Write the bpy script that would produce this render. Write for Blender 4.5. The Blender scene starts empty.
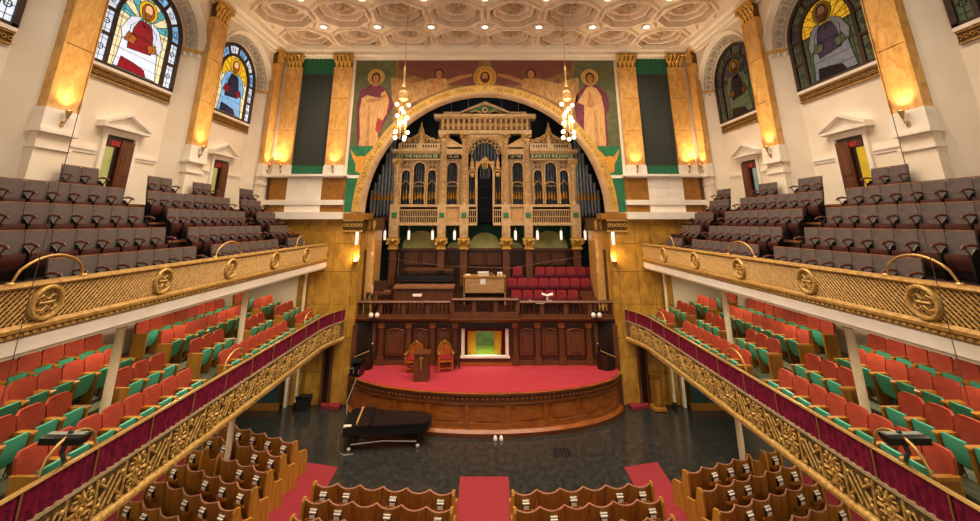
import bpy, bmesh, math, random, mathutils
from math import sin, cos, pi, radians, sqrt
random.seed(7)
SC = bpy.context.scene
COL = SC.collection

# ------------------------------------------------------------------ camera, world, exposure
cam_d = bpy.data.cameras.new('camera')
cam = bpy.data.objects.new('camera', cam_d); COL.objects.link(cam)
cam.location = (0, 0, 7.12)
cam.rotation_euler = (radians(90 + 15.018), 0, 0)
cam_d.sensor_fit = 'HORIZONTAL'; cam_d.sensor_width = 36
cam_d.lens = 410 / 980 * 36
cam_d.shift_x = (490 - 485) / 980
cam_d.shift_y = -(260.5 - 112) / 980
cam_d.clip_end = 200
SC.camera = cam
SC.view_settings.view_transform = 'Standard'
SC.view_settings.look = 'None'
SC.view_settings.gamma = 1
SC.view_settings.use_curve_mapping = False
SC.view_settings.exposure = 0.2

wd = bpy.data.worlds.new('world'); SC.world = wd
wd.use_nodes = True
bg = wd.node_tree.nodes['Background']
bg.inputs[0].default_value = (1.0, 0.86, 0.70, 1)
bg.inputs[1].default_value = 0.6

DOWNLIGHT_W = 390
SCONCE_W = 55
CHANDELIER_W = 230
UPLIGHT_W = 170
SOFFIT_W = 76
ORGAN_FILL_W = 85
WARM = (1.0, 0.82, 0.62)

def light(name, kind, loc, power, color=WARM, rot=(0, 0, 0), size=0.2, spot=None, blend=0.6, parent=None):
    l = bpy.data.lights.new(name, kind)
    l.energy = power; l.color = color
    if kind == 'AREA':
        l.shape = 'DISK'; l.size = size
    else:
        l.shadow_soft_size = size
    if kind == 'SPOT':
        l.spot_size = spot; l.spot_blend = blend
    o = bpy.data.objects.new(name, l); COL.objects.link(o)
    o.location = loc; o.rotation_euler = rot
    if parent is not None:
        o.parent = parent
        o.location = [a - b for a, b in zip(loc, wloc(parent))]
    return o

# ------------------------------------------------------------------ helpers
def lin(h):
    h = h.lstrip('#')
    out = []
    for i in (0, 2, 4):
        c = int(h[i:i+2], 16) / 255
        out.append(c / 12.92 if c <= 0.04045 else ((c + 0.055) / 1.055) ** 2.4)
    return (*out, 1)

MATS = {}
def mat(name, c1, c2=None, rough=0.6, metal=0.0, scale=4.0, detail=4, bump=0.0, bscale=None, stretch=(1, 1, 1),
        kind='noise', lo=0.35, hi=0.65, emit=0.0, spec=0.5, coat=0.0, sheen=0.0, dist=0.0, alpha=None):
    m = bpy.data.materials.new(name); m.use_nodes = True
    nt = m.node_tree; N = nt.nodes; L = nt.links
    b = N['Principled BSDF']
    b.inputs['Roughness'].default_value = rough
    b.inputs['Metallic'].default_value = metal
    b.inputs['Specular IOR Level'].default_value = spec
    if coat: b.inputs['Coat Weight'].default_value = coat
    if sheen: b.inputs['Sheen Weight'].default_value = sheen
    b.inputs['Base Color'].default_value = lin(c1)
    src = None
    if c2 or bump:
        tc = N.new('ShaderNodeTexCoord'); mp = N.new('ShaderNodeMapping')
        mp.inputs['Scale'].default_value = stretch
        L.new(tc.outputs['Object'], mp.inputs['Vector'])
        if c2:
            if kind == 'wave':
                t = N.new('ShaderNodeTexWave'); t.inputs['Scale'].default_value = scale
                t.inputs['Distortion'].default_value = 6 + dist; t.inputs['Detail'].default_value = detail
                t.inputs['Detail Scale'].default_value = 1.5
                out = t.outputs['Fac']
            elif kind == 'voronoi':
                t = N.new('ShaderNodeTexVoronoi'); t.inputs['Scale'].default_value = scale
                out = t.outputs['Distance']
            else:
                t = N.new('ShaderNodeTexNoise'); t.inputs['Scale'].default_value = scale
                t.inputs['Detail'].default_value = detail; t.inputs['Distortion'].default_value = dist
                out = t.outputs['Fac']
            L.new(mp.outputs[0], t.inputs['Vector'])
            r = N.new('ShaderNodeValToRGB')
            r.color_ramp.elements[0].position = lo; r.color_ramp.elements[0].color = lin(c1)
            r.color_ramp.elements[1].position = hi; r.color_ramp.elements[1].color = lin(c2)
            L.new(out, r.inputs[0]); L.new(r.outputs[0], b.inputs['Base Color'])
            src = r
        if bump:
            t2 = N.new('ShaderNodeTexNoise'); t2.inputs['Scale'].default_value = bscale or scale * 4
            t2.inputs['Detail'].default_value = 3
            L.new(mp.outputs[0], t2.inputs['Vector'])
            bp = N.new('ShaderNodeBump'); bp.inputs['Strength'].default_value = bump; bp.inputs['Distance'].default_value = 0.03
            L.new(t2.outputs['Fac'], bp.inputs['Height']); L.new(bp.outputs[0], b.inputs['Normal'])
    if emit:
        b.inputs['Emission Strength'].default_value = emit
        if src: L.new(src.outputs[0], b.inputs['Emission Color'])
        else: b.inputs['Emission Color'].default_value = lin(c1)
    MATS[name] = m
    return m

mat('plaster', 'F0E4D0', 'EADCC6', 0.75, scale=1.2)
mat('arch_plaster', 'C8A884', 'B8966E', .6, scale=3)
mat('rosette_grey', 'C4BAA8', 'A8A090', .7, scale=8)
mat('plaster_white', 'F2EADE', 'EAE0D0', 0.6, scale=2)
mat('ceiling_plaster', 'EEDCC6', 'E0C8AC', 0.8, scale=2.5, bump=0.15)
mat('ceiling_deep', 'C8AE90', 'B0967A', 0.8, scale=2.5, bump=0.15)
mat('marble', 'E6B66E', 'C28C3E', 0.3, scale=3.0, detail=10, stretch=(1.6, 1.6, .9), dist=1.0, lo=.3, hi=.7, coat=.15)
mat('marble_dull', 'C8983E', '9A7028', 0.32, scale=2.2, detail=12, stretch=(1.4, 1.4, .8), dist=.9, lo=.32, hi=.68)
mat('marble_brown', 'A8732A', '7F5218', 0.35, scale=3, detail=8, dist=1.6, lo=.28, hi=.75)
mat('gold', 'DAB468', 'B08842', 0.42, 0.25, scale=14, bump=.5, bscale=22)
mat('gold_leaf', 'F0C664', 'BE8A34', 0.32, 0.35, scale=18, bump=.4, bscale=30)
mat('gold_lattice', 'BE9650', '9C7434', 0.5, 0.25, scale=12)
mat('lattice_dark', '4A3416', '38260E', .7, scale=8)
mat('gold_dark', '7A5520', '4E3412', 0.5, 0.4, scale=10)
mat('gold_pale', 'D9B176', 'B98C4E', 0.5, 0.2, scale=9, bump=.25, bscale=20)
mat('organ_gold', 'D6B486', 'BE9A6A', 0.5, 0.2, scale=5, bump=.12, bscale=20)
mat('organ_carved', 'E0B876', 'B08448', 0.45, 0.3, scale=12, bump=.3, bscale=24)
mat('brass', 'B89456', None, 0.42, 0.6)
mat('moulding_tan', 'A08E6C', '8A7858', .5, .15, scale=8)
mat('panel_tan', '7A6640', '625030', .55, .15, scale=8)
mat('cable_brown', '4A4038', None, .6)
mat('organ_shade', 'A48258', '80603E', .5, .2, scale=9, bump=.3, bscale=22)  # darker organ gold, shade of the carved screens put into the colour
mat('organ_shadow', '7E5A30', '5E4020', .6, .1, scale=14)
mat('silver_blue', '8F938C', '6E726C', 0.5, 0.2, scale=8)
mat('velvet_maroon', '82183A', '5A0C28', 0.8, scale=9, spec=.2)
mat('velvet_red', 'B0462F', '943A26', 0.7, scale=5, spec=.3)
mat('velvet_choir', '8C1E28', '741822', 0.6, scale=5, spec=.3)
mat('choir_seat', '6E1830', '5A1028', 0.6, scale=5)
mat('carpet_red', 'AC2A3A', '982230', 0.92, scale=30, bump=.2, bscale=120)
mat('carpet_aisle', '94252F', '801D28', 0.92, scale=30, bump=.2, bscale=120)
mat('seat_green', '4AA98A', '409A7C', 0.45, scale=3)
mat('seat_grey', '5E524E', '4E4440', 0.75, scale=6)
mat('arm_brown', '6E3C2E', '5A2E24', .45, scale=6)
mat('seat_brown', '552A24', '421E1A', 0.5, scale=6)
mat('edge_wood', '8A5A3C', '6E4430', 0.5, scale=6)
mat('oak', '9E6C26', '7A5016', 0.42, scale=2.2, detail=6, stretch=(6, 6, .7), lo=.3, hi=.7)
mat('console_wood', 'B4885A', '9A7048', .5, scale=3, stretch=(1, 1, 5))
mat('pew_bead', 'B0785A', '94604A', .7, scale=8)
mat('oak_light', 'BE8834', '9A6620', 0.42, scale=2.2, detail=6, stretch=(6, 6, .7), lo=.3, hi=.7)
mat('walnut', '4C2712', '2E1408', 0.42, scale=2.2, detail=6, stretch=(7, 7, .6), lo=.3, hi=.7)
mat('walnut_mid', '6C3C1C', '4A2412', 0.45, scale=2.2, detail=6, stretch=(7, 7, .6), lo=.3, hi=.7)
mat('stage_wood', 'AC6224', '804414', 0.3, scale=2.2, detail=6, stretch=(1, 1, 5), lo=.3, hi=.7, coat=.35)
mat('chair_wood', 'B4631C', '8C4710', 0.35, scale=3, stretch=(5, 5, 1))
mat('dark_wood', '2A1509', '170A04', 0.4, scale=3)
mat('gallery_floor', '4A463A', '37342A', 0.8, scale=5)
mat('gallery_green', '6A7058', '565C46', 0.8, scale=5)
mat('terrace', '3A2620', '2A1A16', 0.75, scale=5)
mat('step_wood', '9A6238', '7A4A28', 0.6, scale=5)
mat('floor_stone', '292A28', '403F39', 0.17, scale=7, detail=14, dist=.4, lo=.42, hi=.75, bump=.015, bscale=40, stretch=(1, .6, 1))
mat('teal', '1E3A40', '16302F', 0.6, scale=4)
mat('white_paint', 'EBDCB8', None, 0.45)
mat('post_cream', 'F2E8CC', 'EADCB8', 0.45, scale=3)
mat('black', '0E0E10', None, 0.35)
mat('black_matte', '141210', None, 0.8)
mat('piano_cover', '14161A', '0C0E10', 0.35, scale=6, bump=.15, bscale=14)
mat('piano_lid', '241C1A', '1A1412', 0.3, scale=6)
mat('chrome', 'C8C8C8', None, 0.25, .9)
mat('white', 'EDE8DE', None, 0.5)
mat('paper', 'E8E2D4', 'D6CEBE', 0.7, scale=8)
mat('cloth_dark', '2E3832', '3A3C38', 0.9, scale=1.0, stretch=(1.2, 1, .4))
mat('cloth_green', '1F6F4A', '185C3C', 0.8, scale=4, stretch=(8, 1, .5))
mat('organ_green', '1F7A4C', None, 0.5)
mat('organ_pipe', '565C66', '343A44', 0.3, 0.5, scale=5, stretch=(3, 3, .5))
mat('flank_pipe', '8C929A', '6A7078', 0.35, 0.3, scale=5, stretch=(3, 3, .5))
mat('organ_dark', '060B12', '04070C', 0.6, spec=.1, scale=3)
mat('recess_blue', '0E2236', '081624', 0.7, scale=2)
mat('pipe_mouth', 'C9922E', 'A87018', 0.35, .6, scale=10)
mat('cove_lit_green', 'BAB678', '949A56', 0.8, scale=1.6)  # paler olive, the lamplight on the cove is put into the colour
mat('cove_dark', '2C6448', '22503A', 0.8, scale=2)
mat('mural_ground', '96703E', '6A5034', 0.8, scale=1.3, detail=6, dist=1.2)
mat('mural_green', '6A6A42', '54583A', 0.8, scale=3)
mat('mural_teal', '2A7C54', '1E6642', 0.8, scale=3)
mat('mural_robe', 'DEAE74', 'BC8A50', 0.8, scale=4, stretch=(5, 1, .6))
mat('mural_robe2', 'C09458', '9A7042', 0.8, scale=3, stretch=(2, 1, 1))
mat('mural_purple', '7A3244', '5C2836', 0.8, scale=4)
mat('mural_red', 'A8402A', '8A3020', 0.8, scale=4)
mat('mural_plum', '6E3C36', '7A4630', 0.8, scale=2)
mat('mural_skin', 'BC8450', 'A06C40', 0.8, scale=4)
mat('mural_hair', '4A2416', None, 0.8)
mat('mural_halo', 'D6AC58', 'BE9442', 0.6, .1, scale=5)
mat('mural_bird', 'DDA03A', 'C88A2A', 0.7, .1, scale=8)
mat('letter', '7A5216', None, 0.6)
mat('frieze_letter', 'D8C88A', None, 0.5)
mat('frieze_green', '2E4A30', '243C28', 0.6, scale=5)
mat('bulb', 'FFE9C8', emit=5.0)
mat('lamp_glass', 'F4ECE4', emit=.45)
mat('downlight_lens', 'FFFFFF', emit=8.0)
mat('sconce_glow', 'FFC070', emit=9.0)
mat('window_frame', '3E2620', '2C1A16', 0.5, scale=5)
mat('lead', '0E0C0C', None, 0.6)
mat('exit_red', 'C0281E', emit=.6)
mat('exit_panel', '5A1A16', None, .5)
mat('yellow_curtain', 'F0CE48', 'E0BC34', .7, scale=3, stretch=(9, 9, .5))
mat('bapt_scene', '46602E', '6A7644', .8, scale=3, stretch=(.6, .6, 3))
mat('bapt_green', '7C9A34', '6C8A2C', .6, scale=3)
mat('door_glass_green', 'A8A868', '8C9050', .4, scale=2, emit=.25)
mat('door_glass_yellow', 'C0A020', 'A08818', .4, scale=2, emit=.3)
mat('door_glass_blue', '7C9894', '6C8884', .4, scale=2, emit=.2)
def glass(name, c, e, c2=None):
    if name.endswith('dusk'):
        c, c2 = [''.join('%02X' % int(int(h[i:i+2], 16)*.62) for i in (0, 2, 4)) for h in (c, c2 or c)]  # dusk panes get their missing backlight darkened into the glass colour
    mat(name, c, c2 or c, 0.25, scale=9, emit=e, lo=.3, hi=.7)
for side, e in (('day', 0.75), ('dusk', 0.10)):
    glass('g_white_' + side, 'DDE6F2', e, 'B8C8E0'); glass('g_cream_' + side, 'EFE6BE', e, 'D8CC96')
    glass('g_red_' + side, '8A1420', e, '6E0C18'); glass('g_blue_' + side, '7FB0D8', e, '5A8CC0')
    glass('g_navy_' + side, '20243C', e, '14182C'); glass('g_teal_' + side, '58B0B8', e, '3C909C')
    glass('g_yellow_' + side, 'E8C22C', e, 'C89C18'); glass('g_brown_' + side, 'A86424', e, '8A4C18')
    glass('g_skin_' + side, 'E8B088', e); glass('g_purple_' + side, '6A5C90', e, '4C4070')
    glass('g_green_' + side, '9CB088', e, '7C9068'); glass('g_grey_' + side, '8A8C8C', e, '6C6E70')
mat('g_ray_dusk', 'E0B020', 'C89818', .3, scale=6, emit=.45)

def wloc(o):
    x = y = z = 0.0
    while o is not None:
        x += o.location.x; y += o.location.y; z += o.location.z
        o = o.parent
    return (x, y, z)

class MB:
    def __init__(s, T=None):
        s.v = []; s.f = []; s.T = T
    def add(s, vs, fs):
        n = len(s.v)
        if s.T: vs = [s.T(*p) for p in vs]
        s.v += [tuple(p) for p in vs]
        s.f += [tuple(i + n for i in f) for f in fs]
        return s
    def box(s, x0, x1, y0, y1, z0, z1):
        return s.add([(x0,y0,z0),(x1,y0,z0),(x1,y1,z0),(x0,y1,z0),(x0,y0,z1),(x1,y0,z1),(x1,y1,z1),(x0,y1,z1)],
              [(0,3,2,1),(4,5,6,7),(0,1,5,4),(1,2,6,5),(2,3,7,6),(3,0,4,7)])
    def bevbox(s, x0, x1, y0, y1, z0, z1, b):
        # box with chamfered vertical-front (y0) face
        return s.add([(x0,y1,z0),(x1,y1,z0),(x1,y1,z1),(x0,y1,z1),
                      (x0+b,y0,z0+b),(x1-b,y0,z0+b),(x1-b,y0,z1-b),(x0+b,y0,z1-b)],
              [(0,1,2,3),(4,7,6,5),(0,4,5,1),(1,5,6,2),(2,6,7,3),(3,7,4,0)])
    def prism(s, poly, axis, a0, a1):
        n = len(poly)
        def P(p, a):
            return (a, p[0], p[1]) if axis == 'x' else (p[0], a, p[1]) if axis == 'y' else (p[0], p[1], a)
        vs = [P(p, a0) for p in poly] + [P(p, a1) for p in poly]
        fs = [tuple(range(n)), tuple(range(2*n-1, n-1, -1))] + [(i, n+i, n+(i+1) % n, (i+1) % n) for i in range(n)]
        return s.add(vs, fs)
    def tube(s, pts, r, n=6, closed=False):
        m = len(pts); vs = []; fs = []
        rr = r if isinstance(r, (list, tuple)) else [r] * m
        up0 = None
        for i, p in enumerate(pts):
            a = pts[(i-1) % m] if (closed or i > 0) else p
            b = pts[(i+1) % m] if (closed or i < m-1) else p
            t = [b[k]-a[k] for k in range(3)]
            l = sqrt(sum(q*q for q in t)) or 1; t = [q/l for q in t]
            ref = (0, 0, 1) if abs(t[2]) < .9 else (1, 0, 0)
            u = (t[1]*ref[2]-t[2]*ref[1], t[2]*ref[0]-t[0]*ref[2], t[0]*ref[1]-t[1]*ref[0])
            l = sqrt(sum(q*q for q in u)); u = [q/l for q in u]
            w = (t[1]*u[2]-t[2]*u[1], t[2]*u[0]-t[0]*u[2], t[0]*u[1]-t[1]*u[0])
            for k in range(n):
                an = 2*pi*k/n
                vs.append(tuple(p[j] + rr[i]*(cos(an)*u[j] + sin(an)*w[j]) for j in range(3)))
        for i in range(m if closed else m-1):
            for k in range(n):
                a = i*n+k; b = i*n+(k+1) % n; c = ((i+1) % m)*n+(k+1) % n; d = ((i+1) % m)*n+k
                fs.append((a, b, c, d))
        if not closed:
            fs.append(tuple(range(n-1, -1, -1))); fs.append(tuple(range((m-1)*n, m*n)))
        return s.add(vs, fs)
    def lathe(s, prof, c=(0, 0, 0), n=12, a0=0, a1=2*pi, sx=1, sy=1):
        full = abs(a1-a0) > 2*pi-1e-6; cols = n if full else n+1
        vs = []; fs = []; m = len(prof)
        for k in range(cols):
            a = a0 + (a1-a0)*k/n
            for r, z in prof: vs.append((c[0]+r*cos(a)*sx, c[1]+r*sin(a)*sy, c[2]+z))
        for k in range(n):
            k2 = (k+1) % cols
            for j in range(m-1): fs.append((k*m+j, k2*m+j, k2*m+j+1, k*m+j+1))
        if full:
            fs.append(tuple(k*m for k in range(cols-1, -1, -1))); fs.append(tuple(k*m+m-1 for k in range(cols)))
        return s.add(vs, fs)
    def ball(s, c, r, n=8, m=6, sc=(1, 1, 1)):
        prof = [(max(r*sin(pi*j/m), 1e-4), -r*cos(pi*j/m)*sc[2]) for j in range(m+1)]
        return s.lathe(prof, c, n, sx=sc[0], sy=sc[1])
    def ring(s, prof, c, a0, a1, n):
        """profile of (radius, y) swept about the y axis through c=(x,z)"""
        vs = []; fs = []; m = len(prof); full = abs(a1-a0) > 2*pi-1e-6; cols = n if full else n+1
        for k in range(cols):
            a = a0+(a1-a0)*k/n
            for r, y in prof: vs.append((c[0]+r*cos(a), y, c[1]+r*sin(a)))
        for k in range(n):
            k2 = (k+1) % cols
            for j in range(m): fs.append((k*m+j, k*m+(j+1) % m, k2*m+(j+1) % m, k2*m+j))
        if not full:
            fs.append(tuple(range(m))); fs.append(tuple(range(n*m+m-1, n*m-1, -1)))
        return s.add(vs, fs)
    def arch(s, x0, x1, z0, z1, xc, r, zs, zb, y0, y1, n=16, r2=None):
        """wall x0..x1, z0..z1 (front y0, back y1) with an arched opening; r2 = radius at the back (splay)"""
        r2 = r2 or r
        R = max(r, r2)
        if xc-R > x0+1e-6: s.add(*_jamb(x0, xc-r, xc-r2, zb, zs, y0, y1))
        if x1 > xc+R+1e-6: s.add(*_jamb(x1, xc+r, xc+r2, zb, zs, y0, y1))
        if zb > z0: s.box(x0, x1, y0, y1, z0, zb)
        def col(k):
            a = pi - pi*k/n
            xf, zf = xc+r*cos(a), zs+r*sin(a); xb, zb_ = xc+r2*cos(a), zs+r2*sin(a)
            return [(xf, y0, zf), (xb, y1, zb_), (xb, y1, z1), (xf, y0, z1)]
        vs = []; fs = []
        L = [(x0, y0, zs), (x0, y1, zs), (x0, y1, z1), (x0, y0, z1)]
        Rr = [(x1, y0, zs), (x1, y1, zs), (x1, y1, z1), (x1, y0, z1)]
        cols = [L] + [col(k) for k in range(n+1)] + [Rr]
        for c in cols: vs += c
        for k in range(len(cols)-1):
            a = k*4; b = a+4
            for j in range(4): fs.append((a+j, a+(j+1) % 4, b+(j+1) % 4, b+j))
        fs.append((0, 1, 2, 3)); e = (len(cols)-1)*4; fs.append((e+3, e+2, e+1, e))
        return s.add(vs, fs)
    def mesh(s, name, smooth=None):
        me = bpy.data.meshes.new(name)
        me.from_pydata(s.v, [], s.f)
        bm = bmesh.new(); bm.from_mesh(me)
        bmesh.ops.recalc_face_normals(bm, faces=bm.faces)
        bm.to_mesh(me); bm.free()
        if smooth:
            me.shade_smooth(); me.set_sharp_from_angle(angle=radians(smooth))
        return me
    def build(s, name, m, parent=None, smooth=None):
        if parent is not None:
            w = wloc(parent)
            if w != (0, 0, 0): s.v = [(p[0]-w[0], p[1]-w[1], p[2]-w[2]) for p in s.v]
        me = s.mesh(name, smooth)
        me.materials.append(MATS[m])
        return obj(name, me, parent)

def _jamb(xo, xf, xb, z0, z1, y0, y1):
    vs = []
    for z in (z0, z1): vs += [(xo, y0, z), (xf, y0, z), (xb, y1, z), (xo, y1, z)]
    return vs, [(0,3,2,1),(4,5,6,7),(0,1,5,4),(1,2,6,5),(2,3,7,6),(3,0,4,7)]

def obj(name, me, parent=None, loc=None, rot=None):
    o = bpy.data.objects.new(name, me); COL.objects.link(o)
    if parent is not None: o.parent = parent
    if loc is not None: o.location = loc
    if rot is not None: o.rotation_euler = rot
    return o

def tag(o, label=None, cat=None, group=None, kind=None):
    if label: o['label'] = label
    if cat: o['category'] = cat
    if group: o['group'] = group
    if kind: o['kind'] = kind
    return o

def thing(name, label, cat, loc=(0, 0, 0), rz=0, group=None):
    o = bpy.data.objects.new(name, None); COL.objects.link(o)
    o.empty_display_size = .1
    o.location = loc; o.rotation_euler = (0, 0, rz)
    return tag(o, label, cat, group)

def structure(name, loc=(0, 0, 0)):
    o = bpy.data.objects.new(name, None); COL.objects.link(o); o.location = loc
    o['kind'] = 'structure'
    return o

def copy_tree(o, parent=None):
    c = o.copy(); COL.objects.link(c)
    if parent is not None: c.parent = parent
    for ch in list(o.children): copy_tree(ch, c)
    return c

ORD = ['first', 'second', 'third', 'fourth', 'fifth', 'sixth', 'seventh', 'eighth', 'ninth', 'tenth', 'eleventh', 'twelfth',
       'thirteenth', 'fourteenth', 'fifteenth', 'sixteenth', 'seventeenth', 'eighteenth', 'nineteenth', 'twentieth',
       'twenty-first', 'twenty-second', 'twenty-third', 'twenty-fourth', 'twenty-fifth']
SIDE = {-1: 'left', 1: 'right'}

_glyph = {}
def glyph(ch):
    if ch in _glyph: return _glyph[ch]
    cu = bpy.data.curves.new('glyph', 'FONT'); cu.body = ch; cu.size = 1; cu.extrude = 0.03; cu.resolution_u = 2
    o = bpy.data.objects.new('glyph', cu); COL.objects.link(o)
    dg = bpy.context.evaluated_depsgraph_get()
    me = bpy.data.meshes.new_from_object(o.evaluated_get(dg))
    vs = [tuple(v.co) for v in me.vertices]; fs = [tuple(p.vertices) for p in me.polygons]
    bpy.data.objects.remove(o); bpy.data.curves.remove(cu); bpy.data.meshes.remove(me)
    xs = [v[0] for v in vs] or [0, .3]
    _glyph[ch] = (vs, fs, min(xs), max(xs))
    return _glyph[ch]

def text_line(mb, txt, x0, x1, z, y, h, fit=True):
    """upright line of lettering facing -y between x0 and x1"""
    adv = []; w = 0
    for ch in txt:
        if ch == ' ': adv.append(.32); w += .32; continue
        g = glyph(ch); a = g[3]-g[2]+.1; adv.append(a); w += a
    k = (x1-x0)/w
    x = x0
    for ch, a in zip(txt, adv):
        if ch != ' ':
            vs, fs, mn, mx = glyph(ch)
            mb.add([(x+(p[0]-mn)*k, y-p[2]*h*.4, z+p[1]*h/.7) for p in vs], fs)
        x += a*k

def text_arc(mb, txt, c, r, a0, a1, h, y):
    """lettering on an arc in the xz plane, from angle a0 to a1 (clockwise), facing -y"""
    adv = []; w = 0
    for ch in txt:
        a = .36 if ch == ' ' else glyph(ch)[3]-glyph(ch)[2]+.12
        adv.append(a); w += a
    k = (a0-a1)*r/w; x = 0
    for ch, a in zip(txt, adv):
        if ch != ' ':
            vs, fs, mn, mx = glyph(ch)
            th = a0-(x+(mx-mn)*k/2)/r
            ca, sa = cos(th), sin(th); mid = (mn+mx)/2
            out = []
            for p in vs:
                t = (p[0]-mid)*k; q = r+p[1]*h/.7
                out.append((c[0]+ca*q+sa*t, y-p[2]*h*.3, c[1]+sa*q-ca*t))
            mb.add(out, fs)
        x += a*k

# ------------------------------------------------------------------ dimensions
W = 10.13; ZC = 15.5; YB = 19.0
ARCH_Z = 7.55; R_OUT = 5.95; R_MID = 5.64; R_IN = 5.44
CW = 2.38                 # coffer pitch

# ================================================================== FLOOR
fl = MB(); fl.box(-11, 11, -4, 20, -0.2, 0)
tag(fl.build('floor', 'floor_stone'), kind='structure')

# ================================================================== CEILING
ceil = structure('ceiling')
def oct_pts(a, z):
    R = a / cos(pi/8)
    return [(R*cos(pi/8+pi/4*k), R*sin(pi/8+pi/4*k), z) for k in range(8)]
def coffer_mesh():
    m = MB(); h = CW/2
    vs = [(h, h, 0), (-h, h, 0), (-h, -h, 0), (h, -h, 0)] + oct_pts(1.13, 0)
    # octagon verts 4..11 at 22.5,67.5,112.5...
    fs = [(0, 5, 4), (1, 7, 6), (2, 9, 8), (3, 11, 10), (0, 1, 6, 5), (1, 2, 8, 7), (2, 3, 10, 9), (3, 0, 4, 11)]
    prof = [(1.13, 0), (1.12, -.13), (1.07, -.17), (1.01, -.14), (1.00, 0), (.99, .16), (.84, .20), (.83, .07), (.79, .03), (.75, .07), (.74, .30), (.60, .33), (.59, .21), (.55, .17), (.51, .21), (.50, .46)]
    base = 4
    for a, z in prof[1:]:
        n = len(vs); vs += oct_pts(a, z)
        fs += [(base+k, base+(k+1) % 8, n+(k+1) % 8, n+k) for k in range(8)]
        base = n
    fs.append(tuple(base+k for k in range(8)))
    m.add(vs, fs)
    return m
cm = coffer_mesh()
coffer_me = bpy.data.meshes.new('coffer'); coffer_me.from_pydata(cm.v, [], cm.f)
coffer_me.materials.append(MATS['ceiling_plaster'])
ro = MB()
for k in range(8):
    a = pi/4*k
    ro.tube([(0, 0, .36), (.14*cos(a), .14*sin(a), .24), (.30*cos(a), .30*sin(a), .20), (.40*cos(a), .40*sin(a), .28)], [.05, .07, .06, .02], 6)
ro.lathe([(.02, -.02), (.06, .02), (.09, .10), (.05, .16), (.10, .22), (.12, .40)], n=8)
rosette_me = ro.mesh('rosette', 50); rosette_me.materials.append(MATS['ceiling_deep'])
pe = MB(); pe.lathe([(.015, -.24), (.05, -.20), (.03, -.14), (.075, -.10), (.05, -.06), (.11, -.02), (.13, .02)], n=8)
pendant_me = pe.mesh('pendant', 50); pendant_me.materials.append(MATS['ceiling_plaster'])
fr = MB()
for k in range(8):
    a = pi/8+pi/4*k; b = a+pi/4; R = .905/cos(pi/8)
    for t in (.15, .38, .62, .85):
        x = R*(cos(a)*(1-t)+cos(b)*t); y = R*(sin(a)*(1-t)+sin(b)*t)
        fr.box(x-.04, x+.04, y-.04, y+.04, .10, .20)
block_me = fr.mesh('dentils'); block_me.materials.append(MATS['ceiling_deep'])
Y1 = 17.75
for j in range(5):
    for i in range(8):
        cx = (i-3.5)*CW; cy = Y1-CW*j
        c = obj('coffer', coffer_me, ceil, (cx, cy, ZC))
        if j < 3:
            obj('rosette', rosette_me, c, (0, 0, .05))
            tag(obj('dentils', block_me, c), kind='stuff')
            obj('pendant', pendant_me, c, (0, CW/2, 0))
            obj('pendant', pendant_me, c, (CW/2, 0, 0))
            for sx in (-.90, .90):
                obj('pendant', pendant_me, c, (sx, .90, 0)).scale = (1.2, 1.2, 1.2)
yedge = Y1-CW*4.5
m = MB(); m.box(-10.9, 10.9, -4, yedge, ZC, ZC+.2); m.box(-10.9, -4*CW, yedge, 19.7, ZC, ZC+.2); m.box(4*CW, 10.9, yedge, 19.7, ZC, ZC+.2)
m.box(-4*CW, 4*CW, Y1+CW/2, 19.7, ZC, ZC+.2)
m.build('ceiling_border', 'ceiling_plaster', ceil)
m = MB(); m.box(-10.9, 10.9, yedge, 19.7, ZC+1.0, ZC+1.1)
m.build('roof_slab', 'ceiling_plaster', ceil)
# cornices along the walls
n = 1
for s in (-1, 1):
    m = MB(); p = [(W, 14.95), (W-.10, 14.97), (W-.12, 15.08), (W-.22, 15.12), (W-.26, 15.25), (W-.40, 15.32), (W-.44, 15.5), (W, 15.5)]
    m.prism([(s*a, b) for a, b in p], 'y', -4, 19)
    tag(m.build('trim_%d' % n, 'plaster'), kind='structure'); n += 1
m = MB(); m.prism([(YB, 14.86), (YB-.12, 14.90), (YB-.14, 15.02), (YB-.26, 15.06), (YB-.28, 15.16), (YB-.42, 15.26), (YB-.46, 15.5), (YB, 15.5)], 'x', -W, W)
trim_b = tag(m.build('trim_%d' % n, 'plaster'), kind='structure'); n += 1
dm = MB()
for k in range(96):
    x = -9.6+k*.2021
    dm.box(x-.05, x+.05, YB-.36, YB-.2, 15.04, 15.16)
tag(dm.build('dentil_course', 'plaster', trim_b), kind='stuff')
TRIM_N = n

# downlights set into the ceiling between the coffers
hz = MB(); hz.ring([(.20, 0), (.125, -.02), (.125, -.06), (.21, -.05)], (0, 0), 0, 2*pi, 14)
hz.v = [(x, z, y) for x, y, z in hz.v]
hz_me = hz.mesh('bezel', 40); hz_me.materials.append(MATS['white_paint'])
ln = MB(); ln.lathe([(.12, -.035), (.12, -.005)], n=14)
ln_me = ln.mesh('lens'); ln_me.materials.append(MATS['downlight_lens'])
k = 0
for j in range(5):
    y = Y1-CW/2-CW*j
    for i in range(-3, 4):
        x = i*CW
        t = thing('ceiling_downlight', 'round white downlight in the %s ceiling row from the stage, %s from the left' % (ORD[j], ORD[i+3]), 'downlight', (x, y, ZC), group='ceiling downlights')
        obj('bezel', hz_me, t); obj('lens', ln_me, t)
        light('downlight_lamp', 'SPOT', (x, y, ZC-.12), DOWNLIGHT_W, WARM, size=.15, spot=radians(125), blend=.8, parent=t)

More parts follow.
